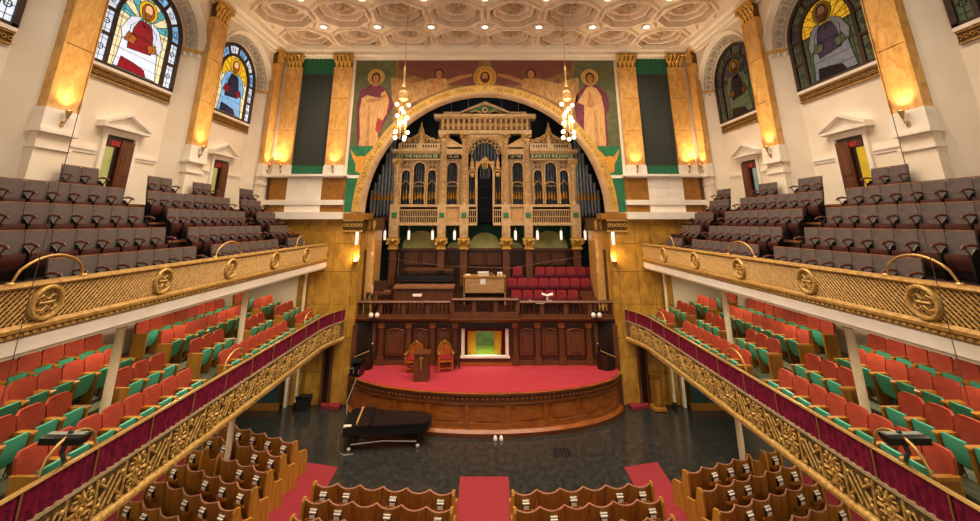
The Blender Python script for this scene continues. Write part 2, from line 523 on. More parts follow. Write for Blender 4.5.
# ================================================================== SIDE WALLS
BAYS = [6.95, 11.70, 16.42]
PIL = [4.62, 9.30, 14.05, 18.60]
SPR = 12.98; RW = 1.95; RG = 1.5; SILL = 11.33
def figure(side, design):
    k = '_' + side
    P = []
    def ell(cx, cz, rx, rz, n=14): return [(cx+rx*cos(2*pi*i/n), cz+rz*sin(2*pi*i/n)) for i in range(n)]
    ray1, ray2, robe, over, under, edge = design
    for i in range(11):
        a0 = pi*(i-.5)/10-.02; a1 = a0+pi/10
        a0 = max(0, a0); a1 = min(pi, a1)
        q = []
        for a in (a0, a1):
            q.append((.80*cos(a), 1.69+.80*sin(a)))
        P.append(((ray1 if i % 2 else ray2), [(0, 1.69), q[0], q[1]], 0))
    P.append((under, [(-.50, .04), (.34, .04), (.24, .22), (-.10, .30), (-.46, .34)], 2))
    P.append((robe, [(-.62, .04), (.64, .04), (.58, .45), (.54, .85), (.40, 1.05), (-.40, 1.05), (-.55, .80), (-.58, .40)], 1))
    P.append((over, [(-.36, .62), (.34, .70), (.42, 1.30), (.12, 1.52), (-.14, 1.52), (-.40, 1.25)], 2))
    P.append((robe, [(-.14, 1.62), (-.45, 1.48), (-.64, 1.05), (-.55, .82), (-.34, .92), (-.30, 1.22)], 3))
    P.append((robe, [(.14, 1.62), (.45, 1.48), (.66, 1.05), (.58, .80), (.34, .90), (.30, 1.22)], 3))
    P.append((edge, [(-.5, .82), (-.22, .76), (-.16, .98), (-.42, 1.06)], 4))
    P.append((edge, [(.5, .80), (.24, .72), (.18, .94), (.44, 1.02)], 4))
    P.append(('g_yellow', ell(0, 1.86, .30, .30), 3))
    P.append(('g_brown', ell(0, 1.84, .20, .25), 4))
    P.append(('g_skin', ell(0, 1.88, .13, .17), 5))
    P.append(('g_brown', [(-.11, 1.80), (.11, 1.80), (.05, 1.62), (-.05, 1.62)], 6))
    return [(c + k if c != 'g_ray' else 'g_ray_dusk', p, l) for c, p, l in P]
DESIGN = {(-1, 1): ('g_teal', 'g_cream', 'g_white', 'g_red', 'g_red', 'g_brown'),
          (-1, 2): ('g_yellow', 'g_yellow', 'g_blue', 'g_navy', 'g_navy', 'g_red'),
          (-1, 0): ('g_teal', 'g_cream', 'g_blue', 'g_white', 'g_white', 'g_brown'),
          (1, 1): ('g_ray', 'g_ray', 'g_white', 'g_purple', 'g_navy', 'g_green'),
          (1, 2): ('g_grey', 'g_purple', 'g_green', 'g_navy', 'g_navy', 'g_brown'),
          (1, 0): ('g_grey', 'g_green', 'g_grey', 'g_navy', 'g_navy', 'g_brown')}
rp = MB()
for (a, b, c_, d) in ((-.17, .17, -.17, -.13), (-.17, .17, .13, .17), (-.17, -.13, -.13, .13), (.13, .17, -.13, .13)):
    rp.box(a, b, -.035, .0, c_, d)
for k in range(8):
    a = pi/4*k
    rp.tube([(0, -.02, 0), (.05*cos(a), -.045, .05*sin(a)), (.11*cos(a), -.02, .11*sin(a))], [.02, .03, .012], 5)
rp.ball((0, -.04, 0), .03, 6, 4)
ros_me = rp.mesh('rosette_panel'); ros_me.materials.append(MATS['gold_pale'])
win_no = 0; door_no = 0
for s in (-1, 1):
    T = lambda x, y, z, s=s: (s*(W+y), x, z)
    wall = structure('wall_' + SIDE[s])
    edges = [-4, PIL[0], PIL[1], PIL[2], 19.0]
    m = MB(T); m.box(-4, PIL[0], 0, .7, 0, ZC); m.build('wall_bay', 'plaster', wall)
    for b in range(3):
        x0, x1, xc = edges[b+1], edges[b+2], BAYS[b]
        m = MB(T)
        m.arch(x0, x1, 0, ZC, xc, RW, SPR, 7.5, 0, .55, 28, RG+.02)
        m.build('wall_bay', 'plaster', wall, 30)
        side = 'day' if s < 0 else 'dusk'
        m = MB(T); m.box(xc-RG-.05, xc+RG+.05, .50, .75, 7.5, SILL); m.build('niche_wall', 'plaster', wall)
        # archivolt moulding on the wall face + impost bands + rosette panels on the splay
        m = MB(T); m.ring([(RW, .02), (RW, -.05), (RW+.06, -.07), (RW+.10, -.03), (RW+.10, .02)], (xc, SPR), 0, pi, 28)
        m.build('archivolt', 'plaster_white', wall, 40)
        for q in (-1, 1):
            m = MB(T)
            for (a, bq, z0, z1, mm) in ((0, .04, SPR-.10, SPR+.02, 0), (0, .06, SPR-.02, SPR+.04, 0)):
                m.add([(xc+q*(RW-bq), -.03, z0), (xc+q*(RW+.15), -.03, z0), (xc+q*(RG-bq), .55, z0), (xc+q*(RG+.1), .55, z0),
                       (xc+q*(RW-bq), -.03, z1), (xc+q*(RW+.15), -.03, z1), (xc+q*(RG-bq), .55, z1), (xc+q*(RG+.1), .55, z1)],
                      [(0, 1, 3, 2), (4, 6, 7, 5), (0, 4, 5, 1), (2, 3, 7, 6), (0, 2, 6, 4), (1, 5, 7, 3)])
            m.build('impost', 'gold', wall)
            m = MB(T)
            for f in (.1, .4, .7):
                xx = xc+q*(RW+(RG-RW)*f-.02); m.box(xx-.06, xx+.06, .55*f-.02, .55*f+.10, SPR-.22, SPR-.10)
            m.build('impost_blocks', 'plaster_white', wall)
        for k in range(13):
            a = pi*(k+.5)/13
            rm = (RW+RG)/2; cx, cz = xc+rm*cos(a), SPR+rm*sin(a)
            # local basis on the splay: tangent, inward-outward slope, normal
            tx, tz = -sin(a), cos(a)
            dr = RG-RW; ll = sqrt(dr*dr+.55*.55)
            ex, ey, ez = dr/ll*cos(a), .55/ll, dr/ll*sin(a)        # slope direction (towards glass)
            nx, ny, nz = -.55/ll*cos(a), dr/ll, -.55/ll*sin(a)      # normal into the opening
            m = MB(T); vs = []
            for v in ros_me.vertices:
                px, py, pz = v.co
                px *= 1.2; pz *= 1.05
                vs.append((cx+tx*px+ex*pz-nx*py, .275+ey*pz-ny*py, cz+tz*px+ez*pz-nz*py))
            m.add(vs, [tuple(p.vertices) for p in ros_me.polygons])
            m.build('rosette_panel', 'rosette_grey', wall)
        # sill and gold band
        m = MB(T); m.box(xc-RG, xc+RG, .40, .52, SILL-.09, SILL)
        m.build('sill', 'plaster_white', wall)
        m = MB(T); m.box(xc-RG, xc+RG, .46, .52, SILL-.40, SILL-.09)
        gb = m.build('sill_band', 'gold_dark', wall)
        m = MB(T)
        for k in range(24):
            x = xc-RG+.06+k*.1252
            m.ring([(.035, .46), (.035, .435), (.052, .435), (.052, .46)], (x, SILL-.25), 0, 2*pi, 8)
        m.box(xc-RG, xc+RG, .43, .46, SILL-.14, SILL-.09); m.box(xc-RG, xc+RG, .43, .46, SILL-.40, SILL-.36)
        tag(m.build('fretwork', 'gold_lattice', gb), kind='stuff')
        # ---- window
        win_no += 1
        w = structure('window_%d' % win_no, (s*(W+.55), xc, SILL))
        TL = T; yg = .50
        m = MB(T); m.ring([(RG+.03, yg-.06), (RG+.03, yg+.05), (RG-.11, yg+.05), (RG-.11, yg-.06)], (xc, SPR), 0, pi, 24)
        m.box(xc-RG-.03, xc-RG+.11, yg-.06, yg+.05, SILL, SPR); m.box(xc+RG-.11, xc+RG+.03, yg-.06, yg+.05, SILL, SPR)
        m.box(xc-RG, xc+RG, yg-.06, yg+.05, SILL, SILL+.10)
        m.build('window_frame', 'window_frame', w, 35)
        RO, RI = 1.08, .96
        m = MB(T); m.ring([(RO, yg-.05), (RO, yg+.05), (RI, yg+.05), (RI, yg-.05)], (xc, SPR), 0, pi, 20)
        m.box(xc-RO, xc-RI, yg-.05, yg+.05, SILL+.1, SPR); m.box(xc+RI, xc+RO, yg-.05, yg+.05, SILL+.1, SPR)
        m.build('inner_frame', 'window_frame', w, 35)
        # border panes and bars
        RE = RG-.08
        for k in range(0, 7):
            a = pi*k/6
            m = MB(T); p0 = (xc+(RO-.02)*cos(a), SPR+(RO-.02)*sin(a)); p1 = (xc+RE*cos(a), SPR+RE*sin(a))
            nx, nz = -sin(a)*.045, cos(a)*.045
            m.prism([(p0[0]+nx, p0[1]+nz), (p1[0]+nx, p1[1]+nz), (p1[0]-nx, p1[1]-nz), (p0[0]-nx, p0[1]-nz)], 'y', yg-.05, yg+.05)
            m.build('glazing_bar', 'window_frame', w)
        zm = SILL+.1+.80
        for q in (-1, 1):
            m = MB(T); xa, xb = sorted((xc+q*(RO-.02), xc+q*RE)); m.box(xa, xb, yg-.05, yg+.05, zm-.045, zm+.045)
            m.build('glazing_bar', 'window_frame', w)
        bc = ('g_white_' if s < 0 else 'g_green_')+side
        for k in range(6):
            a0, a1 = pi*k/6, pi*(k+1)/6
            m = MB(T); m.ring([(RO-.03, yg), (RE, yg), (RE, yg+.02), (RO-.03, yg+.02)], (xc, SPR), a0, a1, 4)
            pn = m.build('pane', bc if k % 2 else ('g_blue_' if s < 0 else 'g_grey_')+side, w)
            m = MB(T); a = (a0+a1)/2; rm_ = (RO+RE)/2; cxx, czz = xc+rm_*cos(a), SPR+rm_*sin(a)
            m.ring([(.07, yg-.012), (.09, yg-.012), (.09, yg), (.07, yg)], (cxx, czz), 0, 2*pi, 8)
            for aa in (a0*.67+a1*.33, a0*.33+a1*.67):
                m.tube([(xc+RO*cos(aa), yg-.005, SPR+RO*sin(aa)), (xc+RE*cos(aa), yg-.005, SPR+RE*sin(aa))], .009, 4)
            m.build('lead_line', 'lead', pn)
        for q in (-1, 1):
            for j2, (za, zb) in enumerate(((SILL+.1, zm), (zm, SPR))):
                m = MB(T); xa, xb = sorted((xc+q*(RO-.02), xc+q*RE)); m.box(xa, xb, yg, yg+.02, za, zb)
                pn = m.build('pane', bc, w)
                m = MB(T); m.ring([(.07, yg-.012), (.095, yg-.012), (.095, yg), (.07, yg)], ((xa+xb)/2, (za+zb)/2), 0, 2*pi, 8)
                for f_ in (.2, .5, .8): m.tube([(xa, yg-.004, za+(zb-za)*f_), (xb, yg-.004, za+(zb-za)*f_)], .009, 4)
                m.tube([((xa+xb)/2, yg-.004, za), ((xa+xb)/2, yg-.004, zb)], .009, 4)
                m.build('lead_line', 'lead', pn)
        # main light: background glass then the figure
        m = MB(T); n_ = 16
        pts = [(xc-.98, SILL+.1), (xc+.98, SILL+.1)] + [(xc+.98*cos(pi*k/n_), SPR+.98*sin(pi*k/n_)) for k in range(n_+1)]
        m.prism(pts, 'y', yg+.02, yg+.035)
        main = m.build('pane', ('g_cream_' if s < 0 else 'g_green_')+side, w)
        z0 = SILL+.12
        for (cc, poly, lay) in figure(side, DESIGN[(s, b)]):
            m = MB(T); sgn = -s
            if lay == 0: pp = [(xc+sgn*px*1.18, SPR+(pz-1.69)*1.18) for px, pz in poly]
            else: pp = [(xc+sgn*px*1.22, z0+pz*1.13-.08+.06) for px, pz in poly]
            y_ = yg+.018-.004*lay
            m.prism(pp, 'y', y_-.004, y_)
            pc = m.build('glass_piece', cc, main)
            m = MB(T); m.tube([(px, y_-.006, pz) for px, pz in pp], .013, 4, closed=True)
            m.build('lead_line', 'lead', pc)
        m = MB(T)
        for k in range(1, 8):
            m.tube([(xc-.96, yg+.012, SILL+.1+k*.30), (xc+.96, yg+.012, SILL+.1+k*.30)], .009, 4)
        for q in (-.80, .80):
            m.tube([(xc+q, yg+.012, SILL+.1), (xc+q, yg+.012, SPR+.5)], .009, 4)
        m.build('lead_line', 'lead', main)
    # wainscot rail
    m = MB(T)
    for xc in BAYS:
        for a_, b_ in ((xc-RG, xc-.62), (xc+.62, xc+RG)):
            m.box(a_, b_, .44, .52, 8.98, 9.06); m.box(a_, b_, .47, .52, 8.90, 8.98)
    tag(m.build('trim_%d' % TRIM_N, 'plaster_white'), kind='structure'); TRIM_N += 1
    # doors of the upper gallery
    for di, dc in enumerate((11.72, 16.42)):
        door_no += 1
        d = structure('door_%d' % door_no, (s*(W+.5), dc, 7.57))
        TN = lambda x, y, z, s=s: (s*(W+.5+y), x, z)
        z0, z1, hw = 7.57, 9.42, .46
        for q in (-1, 1):
            m = MB(TN); xa, xb = sorted((dc+q*hw, dc+q*(hw+.12))); m.box(xa, xb, -.08, .03, z0, z1+.1); m.build('door_jamb', 'plaster_white', d)
        m = MB(TN); m.box(dc-.58, dc+.58, -.10, .03, z1+.08, z1+.28); m.build('door_head', 'plaster_white', d)
        m = MB(TN); m.prism([(dc-.78, z1+.28), (dc+.78, z1+.28), (dc+.78, z1+.35), (dc, z1+.72), (dc-.78, z1+.35)], 'y', -.12, .02)
        pd = m.build('pediment', 'plaster_white', d)
        for q in (-1, 1):
            m = MB(TN); m.prism([(dc+q*.82, z1+.33), (dc+q*.82, z1+.42), (dc, z1+.80), (dc, z1+.70)], 'y', -.26, .02); m.build('raking_cornice', 'plaster_white', pd)
        m = MB(TN); m.box(dc-.82, dc+.82, -.26, .02, z1+.25, z1+.33); m.build('cornice', 'plaster_white', pd)
        m = MB(TN); m.box(dc-hw, dc+hw, -.02, .01, z0, z1+.1); m.build('dark_opening', 'dark_wood', d)
        q = -1
        m = MB(TN)
        m.box(dc-hw, dc-hw+.30, -.05, -.01, z0, z1-.25); m.build('door_glass', ('door_glass_green' if di == 0 else 'door_glass_green') if s < 0 else ('door_glass_yellow' if di == 0 else 'door_glass_blue'), d)
        m = MB(TN); m.box(dc-hw+.06, dc+hw-.22, -.06, -.01, z1-.22, z1-.02); ex = m.build('exit_sign', 'exit_panel', d); tag(ex, 'red exit sign over the door')
        m = MB()
        TT = lambda x, y, z, s=s, dc=dc: (s*(W+.5+y), dc-s*x-.06, z)
        mm = MB(TT)
        cxs = 0.0
        text_line(mm, 'EXIT', -.20-.12*s*0, .18, z1-.19, -.062, .13)
        mm.build('exit_lettering', 'exit_red', ex)
        # open wooden leaf
        m = MB(TN); m.box(dc+.02, dc+hw, -.10, -.04, z0, z1-.02)
        lf = m.build('door_leaf', 'walnut_mid', d)
        m = MB(TN); m.box(dc+.08, dc+hw-.06, -.12, -.10, z0+.2, z0+.75); m.build('door_panel', 'walnut_mid', lf)
        m = MB(TN); m.box(dc+.08, dc+hw-.06, -.12, -.10, z0+.85, z1-.15); m.build('door_panel', 'walnut_mid', lf)

# ================================================================== PILASTERS
def leaf(mb, x, y0, z0, z1, w, out, ny=1):
    """a curling leaf on a face looking to -y"""
    vs = []
    prof = [(0, 0), (.35, .02), (.7, .05), (.9, .11), (1.0, .16), (.93, .19)]
    wid = [.55, .85, 1.0, .8, .5, .15]
    for (t, o), k in zip(prof, wid):
        z = z0+(z1-z0)*t; y = y0-o*out/.16
        vs += [(x-w*k/2, y, z), (x, y-.03, z), (x+w*k/2, y, z)]
    fs = []
    for i in range(5):
        a = i*3
        fs += [(a, a+1, a+4, a+3), (a+1, a+2, a+5, a+4)]
    mb.add(vs, fs)
def capital(mb, x0, x1, yf, z0, z1, bell=None):
    """pilaster capital on a face at y=yf (room towards -y)"""
    w = x1-x0; h = z1-z0
    (bell or mb).box(x0, x1, yf, yf+.2, z0, z1-.1)
    mb.box(x0-.03, x1+.03, yf-.05, yf+.2, z0-.05, z0+.02)
    mb.box(x0-.10, x1+.10, yf-.16, yf+.2, z1-.10, z1)
    n = 4
    for k in range(n):
        leaf(mb, x0+w*(k+.5)/n, yf, z0+.02, z0+h*.45, w/n*.86, .12)
    for k in range(n+1):
        leaf(mb, x0+w*k/n, yf, z0+h*.38, z0+h*.82, w/n*.8, .17)
    for q in (x0-.02, x1+.02):
        pts = []
        for i in range(14):
            a = i*.62; r = .12*(1-i/15)
            pts.append((q+r*cos(a)*.8, yf-.12, z1-.22+r*sin(a)))
        mb.tube(pts, .03, 5)
    mb.ball(((x0+x1)/2, yf-.14, z1-.12), .08, 7, 5)
def sconce(loc, rz, T, x, yf, z, label):
    t = thing('wall_sconce', label, 'sconce', loc, group='sconces at the feet of the pilasters')
    m = MB(T); m.lathe([(.02, -.14), (.04, -.06), (.06, .0), (.07, .05), (.06, .05), (.05, .01)], (x, yf-.10, z), 10); m.build('cup', 'brass', t, 40)
    m = MB(T); m.tube([(x, yf-.02, z-.24), (x, yf-.07, z-.26), (x, yf-.10, z-.14)], .014, 6); m.box(x-.035, x+.035, yf-.03, yf, z-.32, z-.20); m.build('bracket', 'brass', t)
    m = MB(T); m.ball((x, yf-.10, z+.03), .04, 8, 6); m.build('bulb', 'sconce_glow', t, 60)
    p = T(x, yf-.16, z+.09); q = T(x, yf+.16, z+1.9)
    l_ = light('sconce_lamp', 'SPOT', p, SCONCE_W, (1.0, .72, .42), size=.05, spot=radians(115), blend=1.0, parent=t)
    l2 = light('sconce_uplight', 'SPOT', T(x, yf-.16, z+.10), UPLIGHT_W, (1.0, .78, .52), size=.05, spot=radians(80), blend=.8, parent=t)
    l2.rotation_euler = (mathutils.Vector(T(x, yf-1.9, z+5.5))-mathutils.Vector(T(x, yf-.16, z+.10))).to_track_quat('-Z', 'Y').to_euler()
    l_.rotation_euler = (mathutils.Vector(q)-mathutils.Vector(p)).to_track_quat('-Z', 'Y').to_euler()
def pilaster(T, xc, hw, label, lamp_label, with_lamp=True, zb=9.65, side_wall=False):
    p = thing('pilaster', label, 'pilaster', T(xc, 0, zb), group='orange marble pilasters')
    zt = 14.40
    cuts = [zb, 11.25, 12.85, zt]
    for a, b in zip(cuts, cuts[1:]):
        m = MB(T); m.bevbox(xc-hw, xc+hw, -.20, .02, a+.003, b-.003, .008); m.build('marble_block', 'marble', p)
    m = MB(T)
    for q in (-1, 1):
        m.box(xc+q*hw-.025, xc+q*hw+.025, -.22, .0, zb, zt)
    m.build('edge_bead', 'marble', p)
    m = MB(T); mb_ = MB(T); capital(m, xc-hw, xc+hw, -.20, zt, 15.12, mb_); cp_ = mb_.build('capital', 'gold_dark', p); m.build('acanthus', 'gold_leaf', cp_)  # dark bell colour paints the shade between the bright leaves
    m = MB(T); m.box(xc-hw-.04, xc+hw+.04, -.24, 0, zb-.06, zb); m.box(xc-hw-.06, xc+hw+.06, -.26, 0, zb-.50, zb-.06)
    m.box(xc-hw-.10, xc+hw+.10, -.32, 0, zb-.58, zb-.50)
    m.build('plinth', 'plaster_white', p)
    if side_wall:
        m = MB(T); m.box(xc-hw-.02, xc+hw+.02, -.20, 0, 7.6, zb-.58); m.build('pedestal', 'plaster', p)
        m = MB(T); m.box(xc-hw-.06, xc+hw+.06, -.25, 0, 8.72, 8.80); m.build('pedestal_moulding', 'plaster_white', p)
    if with_lamp:
        sconce(T(xc, -.3, zb), 0, T, xc, -.26, zb-.06, lamp_label)
PNAME = ['nearest the camera', 'between the first two windows', 'between the second and third windows', 'in the corner by the stage']
for s in (-1, 1):
    T = lambda x, y, z, s=s: (s*(W+y), x, z)
    for i, pc in enumerate(PIL):
        if i == 0: continue
        hw = .37
        pilaster(T, pc, hw if i < 3 else .30, 'orange marble pilaster with gold capital on the %s wall, %s' % (SIDE[s], ['', 'nearest the camera', 'between the windows', 'in the corner'][i]),
                 'glowing brass uplight on the %s wall pilaster %s' % (SIDE[s], ['', 'nearest the camera', 'between the windows', 'in the corner'][i]), side_wall=True)

# ================================================================== BACK WALL with the great arch
T0 = lambda x, y, z: (x, YB+y, z)
wb = structure('wall_back', (0, YB, 0))
m = MB(T0)
m.arch(-10.9, 10.9, 7.4, ZC, 0, R_IN+.02, ARCH_Z, 7.4, 0, .14, 40)
m.build('arch_wall', 'plaster', wb, 30)
for s in (-1, 1):
    xa, xb = sorted((s*5.50, s*10.9))
    m = MB(T0); m.box(xa, xb, 0, .6, 0, 7.4); m.build('lower_wall', 'marble_dull', wb)
    # marble slabs proud of the lower wall
    zs = [2.45, 3.75, 5.05, 6.20, 7.22]
    xs = [5.50, 5.78, 6.62, 7.30, 8.05, 9.0, W]
    for i in range(len(xs)-1):
        for a, b in zip(zs, zs[1:]):
            if xs[i] > 8 and b < 5.2: continue
            m = MB(T0); xa, xb = sorted((s*(xs[i]+.006), s*(xs[i+1]-.006)))
            m.bevbox(xa-.003, xb+.003, -.05, .02, a+.003, b-.003, .005); m.build('marble_slab', 'marble_dull', wb)
    for (a, b, z0, z1) in ((5.50, 6.30, 0.0, 2.45), (6.62, 7.95, 0.0, 1.2), (6.62, 7.95, 1.2, 2.45)):
        m = MB(T0); xa, xb = sorted((s*a, s*b)); m.bevbox(xa+.006, xb-.006, -.05, .02, z0+.006, z1-.006, .012); m.build('marble_slab', 'marble_dull', wb)
    m = MB(T0); xa, xb = sorted((s*8.05, s*W)); m.box(xa, xb, -.03, .02, 2.45, 5.05); m.build('plaster_panel', 'plaster', wb)
    # side part of the wall around the green hanging: plinth zone, ledges, panels
    xi, xo = 6.36, W
    for (nm, mt, a, b, y0, z0, z1) in (
            ('ledge', 'plaster_white', xi-.05, xo, -.34, 7.24, 7.55), ('ledge', 'plaster_white', xi, xo, -.22, 7.86, 8.08),
            ('ledge', 'plaster_white', xi-.08, xo, -.36, 9.12, 9.22), ('marble_panel', 'marble_brown', xi+.02, 7.40, -.16, 8.08, 9.12),
            ('marble_panel', 'marble_brown', xi+.02, 7.40, -.12, 7.55, 7.86), ('marble_panel', 'marble_brown', 8.98, 9.75, -.16, 8.08, 9.12),
            ('marble_panel', 'marble_brown', 8.98, 9.75, -.12, 7.55, 7.86), ('white_panel', 'plaster_white', 7.40, 8.98, -.18, 7.55, 9.12),
            ('corner_post', 'walnut_mid', 9.78, 9.86, -.18, 7.6, 9.12)):
        m = MB(T0); xa, xb = sorted((s*a, s*b)); m.box(xa, xb, y0, .02, z0, z1); m.build(nm, mt, wb)
    # pilasters either side of the hanging
    pilaster(T0, s*9.30, .36, 'orange marble pilaster beside the outer edge of the %s green hanging' % SIDE[s], 'glowing brass uplight at the outer pilaster of the %s green hanging' % SIDE[s])
    pilaster(T0, s*6.93, .40, 'orange marble pilaster between the %s green hanging and the mural' % SIDE[s], 'glowing brass uplight at the pilaster between mural and %s green hanging' % SIDE[s])
    # green hanging
    h = thing('green_hanging', 'tall dark green cloth hanging between the %s pilasters of the stage wall' % SIDE[s], 'curtain', (s*8.15, YB-.1, 9.25))
    def pleat(x0, x1, z0, z1, yb, amp, n=40, ph=0):
        m = MB(T0); vs = []; fs = []
        for i in range(n+1):
            x = x0+(x1-x0)*i/n; y = yb+amp*sin(i*1.1+ph)
            vs += [(x, y, z0), (x, y, z1)]
        for i in range(n): fs.append((2*i, 2*i+2, 2*i+3, 2*i+1))
        b = len(vs)
        for i in range(n+1):
            x = x0+(x1-x0)*i/n; y = yb+.04+amp*sin(i*1.1+ph)
            vs += [(x, y, z0), (x, y, z1)]
        for i in range(n): fs.append((b+2*i, b+2*i+1, b+2*i+3, b+2*i+2))
        m.add(vs, fs); return m
    pleat(s*8.15-.77, s*8.15+.77, 9.62, 14.1, -.10, .003).build('cloth', 'cloth_dark', h)
    pleat(s*8.15-.77, s*8.15+.77, 14.1, 15.05, -.12, .004).build('valance', 'cloth_green', h)
    m = MB(T0); m.box(s*8.15-.77, s*8.15+.77, -.14, -.05, 9.25, 9.62); m.build('bottom_band', 'cloth_green', h)
    # impost of the arch and inner jamb columns
    m = MB(T0); xa, xb = sorted((s*5.20, s*6.36)); m.box(xa, xb, -.16, .7, 7.24, 7.50); m.build('impost_slab', 'marble_brown', wb)
    m = MB(T0); xa, xb = sorted((s*5.42, s*6.30)); m.box(xa, xb, -.10, .7, 6.72, 7.24); im = m.build('impost_frieze', 'gold_dark', wb)
    m = MB(T0)
    for k in range(5):
        x = s*(5.52+k*.17)
        m.ring([(.05, -.10), (.05, -.15), (.08, -.15), (.08, -.10)], (x, 6.98), 0, 2*pi, 8)
    m.box(min(s*5.40, s*6.32), max(s*5.40, s*6.32), -.14, -.1, 7.16, 7.24); m.box(min(s*5.40, s*6.32), max(s*5.40, s*6.32), -.14, -.1, 6.70, 6.76)
    tag(m.build('scroll_relief', 'gold', im), kind='stuff')
    m = MB(T0); xa, xb = sorted((s*5.12, s*5.9)); m.box(xa, xb, 1.0, 2.3, 3.0, 6.75); m.build('jamb_column', 'marble', wb)
    m = MB(T0); xa, xb = sorted((s*5.06, s*5.95)); m.box(xa, xb, .9, 2.4, 6.75, 7.30); jc = m.build('jamb_capital', 'gold_dark', wb)
    m = MB(T0)
    for k in range(3):
        leaf(m, s*(5.2+k*.22), .9, 6.78, 7.2, .2, .1)
    tag(m.build('leaf_relief', 'gold', jc), kind='stuff')
    m = MB(T0); xa, xb = sorted((s*5.45, s*5.9)); m.box(xa, xb, .45, 1.0, 3.0, 7.24); m.build('jamb_back', 'marble_dull', wb)
    m = MB(T0); xa, xb = sorted((s*5.46, s*5.44)); m.box(xa, xb, .50, .92, 3.2, 5.9); m.build('jamb_door', 'dark_wood', wb)
    # side walls and back of the organ recess
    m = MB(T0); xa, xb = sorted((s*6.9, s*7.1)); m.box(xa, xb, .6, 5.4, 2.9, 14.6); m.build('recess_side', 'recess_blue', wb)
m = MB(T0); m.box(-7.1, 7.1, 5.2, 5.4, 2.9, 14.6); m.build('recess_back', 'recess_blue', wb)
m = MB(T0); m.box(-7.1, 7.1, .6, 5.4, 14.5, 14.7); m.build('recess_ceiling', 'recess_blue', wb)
# arch mouldings and the inscription
ar = structure('trim_%d' % TRIM_N, (0, YB, ARCH_Z)); TRIM_N += 1
m = MB(T0); m.ring([(R_MID, .02), (R_MID, -.10), (R_OUT, -.10), (R_OUT, .02)], (0, ARCH_Z), 0, pi, 64)
band = m.build('inscription_band', 'mural_halo', ar, 30)
m = MB(T0)
m.ring([(R_MID, .15), (R_MID, -.12), (R_MID-.04, -.15), (R_MID-.08, -.11), (R_MID-.11, -.13), (R_IN+.04, -.05), (R_IN, .02), (R_IN, .15)], (0, ARCH_Z), 0, pi, 64)
m.build('archivolt', 'arch_plaster', ar, 40)
m = MB(T0); m.ring([(R_OUT, .02), (R_OUT, -.12), (R_OUT+.04, -.12), (R_OUT+.04, .02)], (0, ARCH_Z), 0, pi, 64)
m.build('outer_bead', 'gold', ar, 40)
m = MB(T0)
h_ = .18; rr = R_MID+.065
text_arc(m, 'GO YE THEREFORE AND TEACH ALL NATIONS', (0, ARCH_Z), rr, radians(177), radians(119), h_, -.102)
text_arc(m, 'BAPTIZING - THEM IN', (0, ARCH_Z), rr, radians(117), radians(95.5), h_, -.102)
text_arc(m, 'THE NAME - OF THE', (0, ARCH_Z), rr, radians(84.5), radians(68), h_, -.102)
text_arc(m, 'FATHER AND OF THE SON AND OF THE HOLY GHOST', (0, ARCH_Z), rr, radians(66), radians(3), h_, -.102)
m.build('inscription', 'letter', band)

# invented lamps, added unseen behind the arch to brighten the organ
for i, a in enumerate((20, 55, 90, 125, 160)):
    r_ = 5.75; x_, z_ = r_*cos(radians(a)), ARCH_Z+r_*sin(radians(a))
    t = thing('added_strip_lamp', 'added black strip lamp unseen behind the arch, %s from the right' % ORD[i], 'lamp', (x_, YB+.35, z_), group='added organ lamps behind the arch')
    m = MB(); m.box(x_-.15, x_+.15, YB+.24, YB+.36, z_-.10, z_+.10); m.build('housing', 'black_matte', t)
    l_ = light('organ_fill_light', 'SPOT', (x_*.985, YB+.42, ARCH_Z+(z_-ARCH_Z)*.985), ORGAN_FILL_W, WARM, size=.12, spot=radians(150), blend=.7, parent=t)
    l_.rotation_euler = (mathutils.Vector((0, 22.0, 9.0))-mathutils.Vector((x_, YB+.4, z_))).to_track_quat('-Z', 'Y').to_euler()

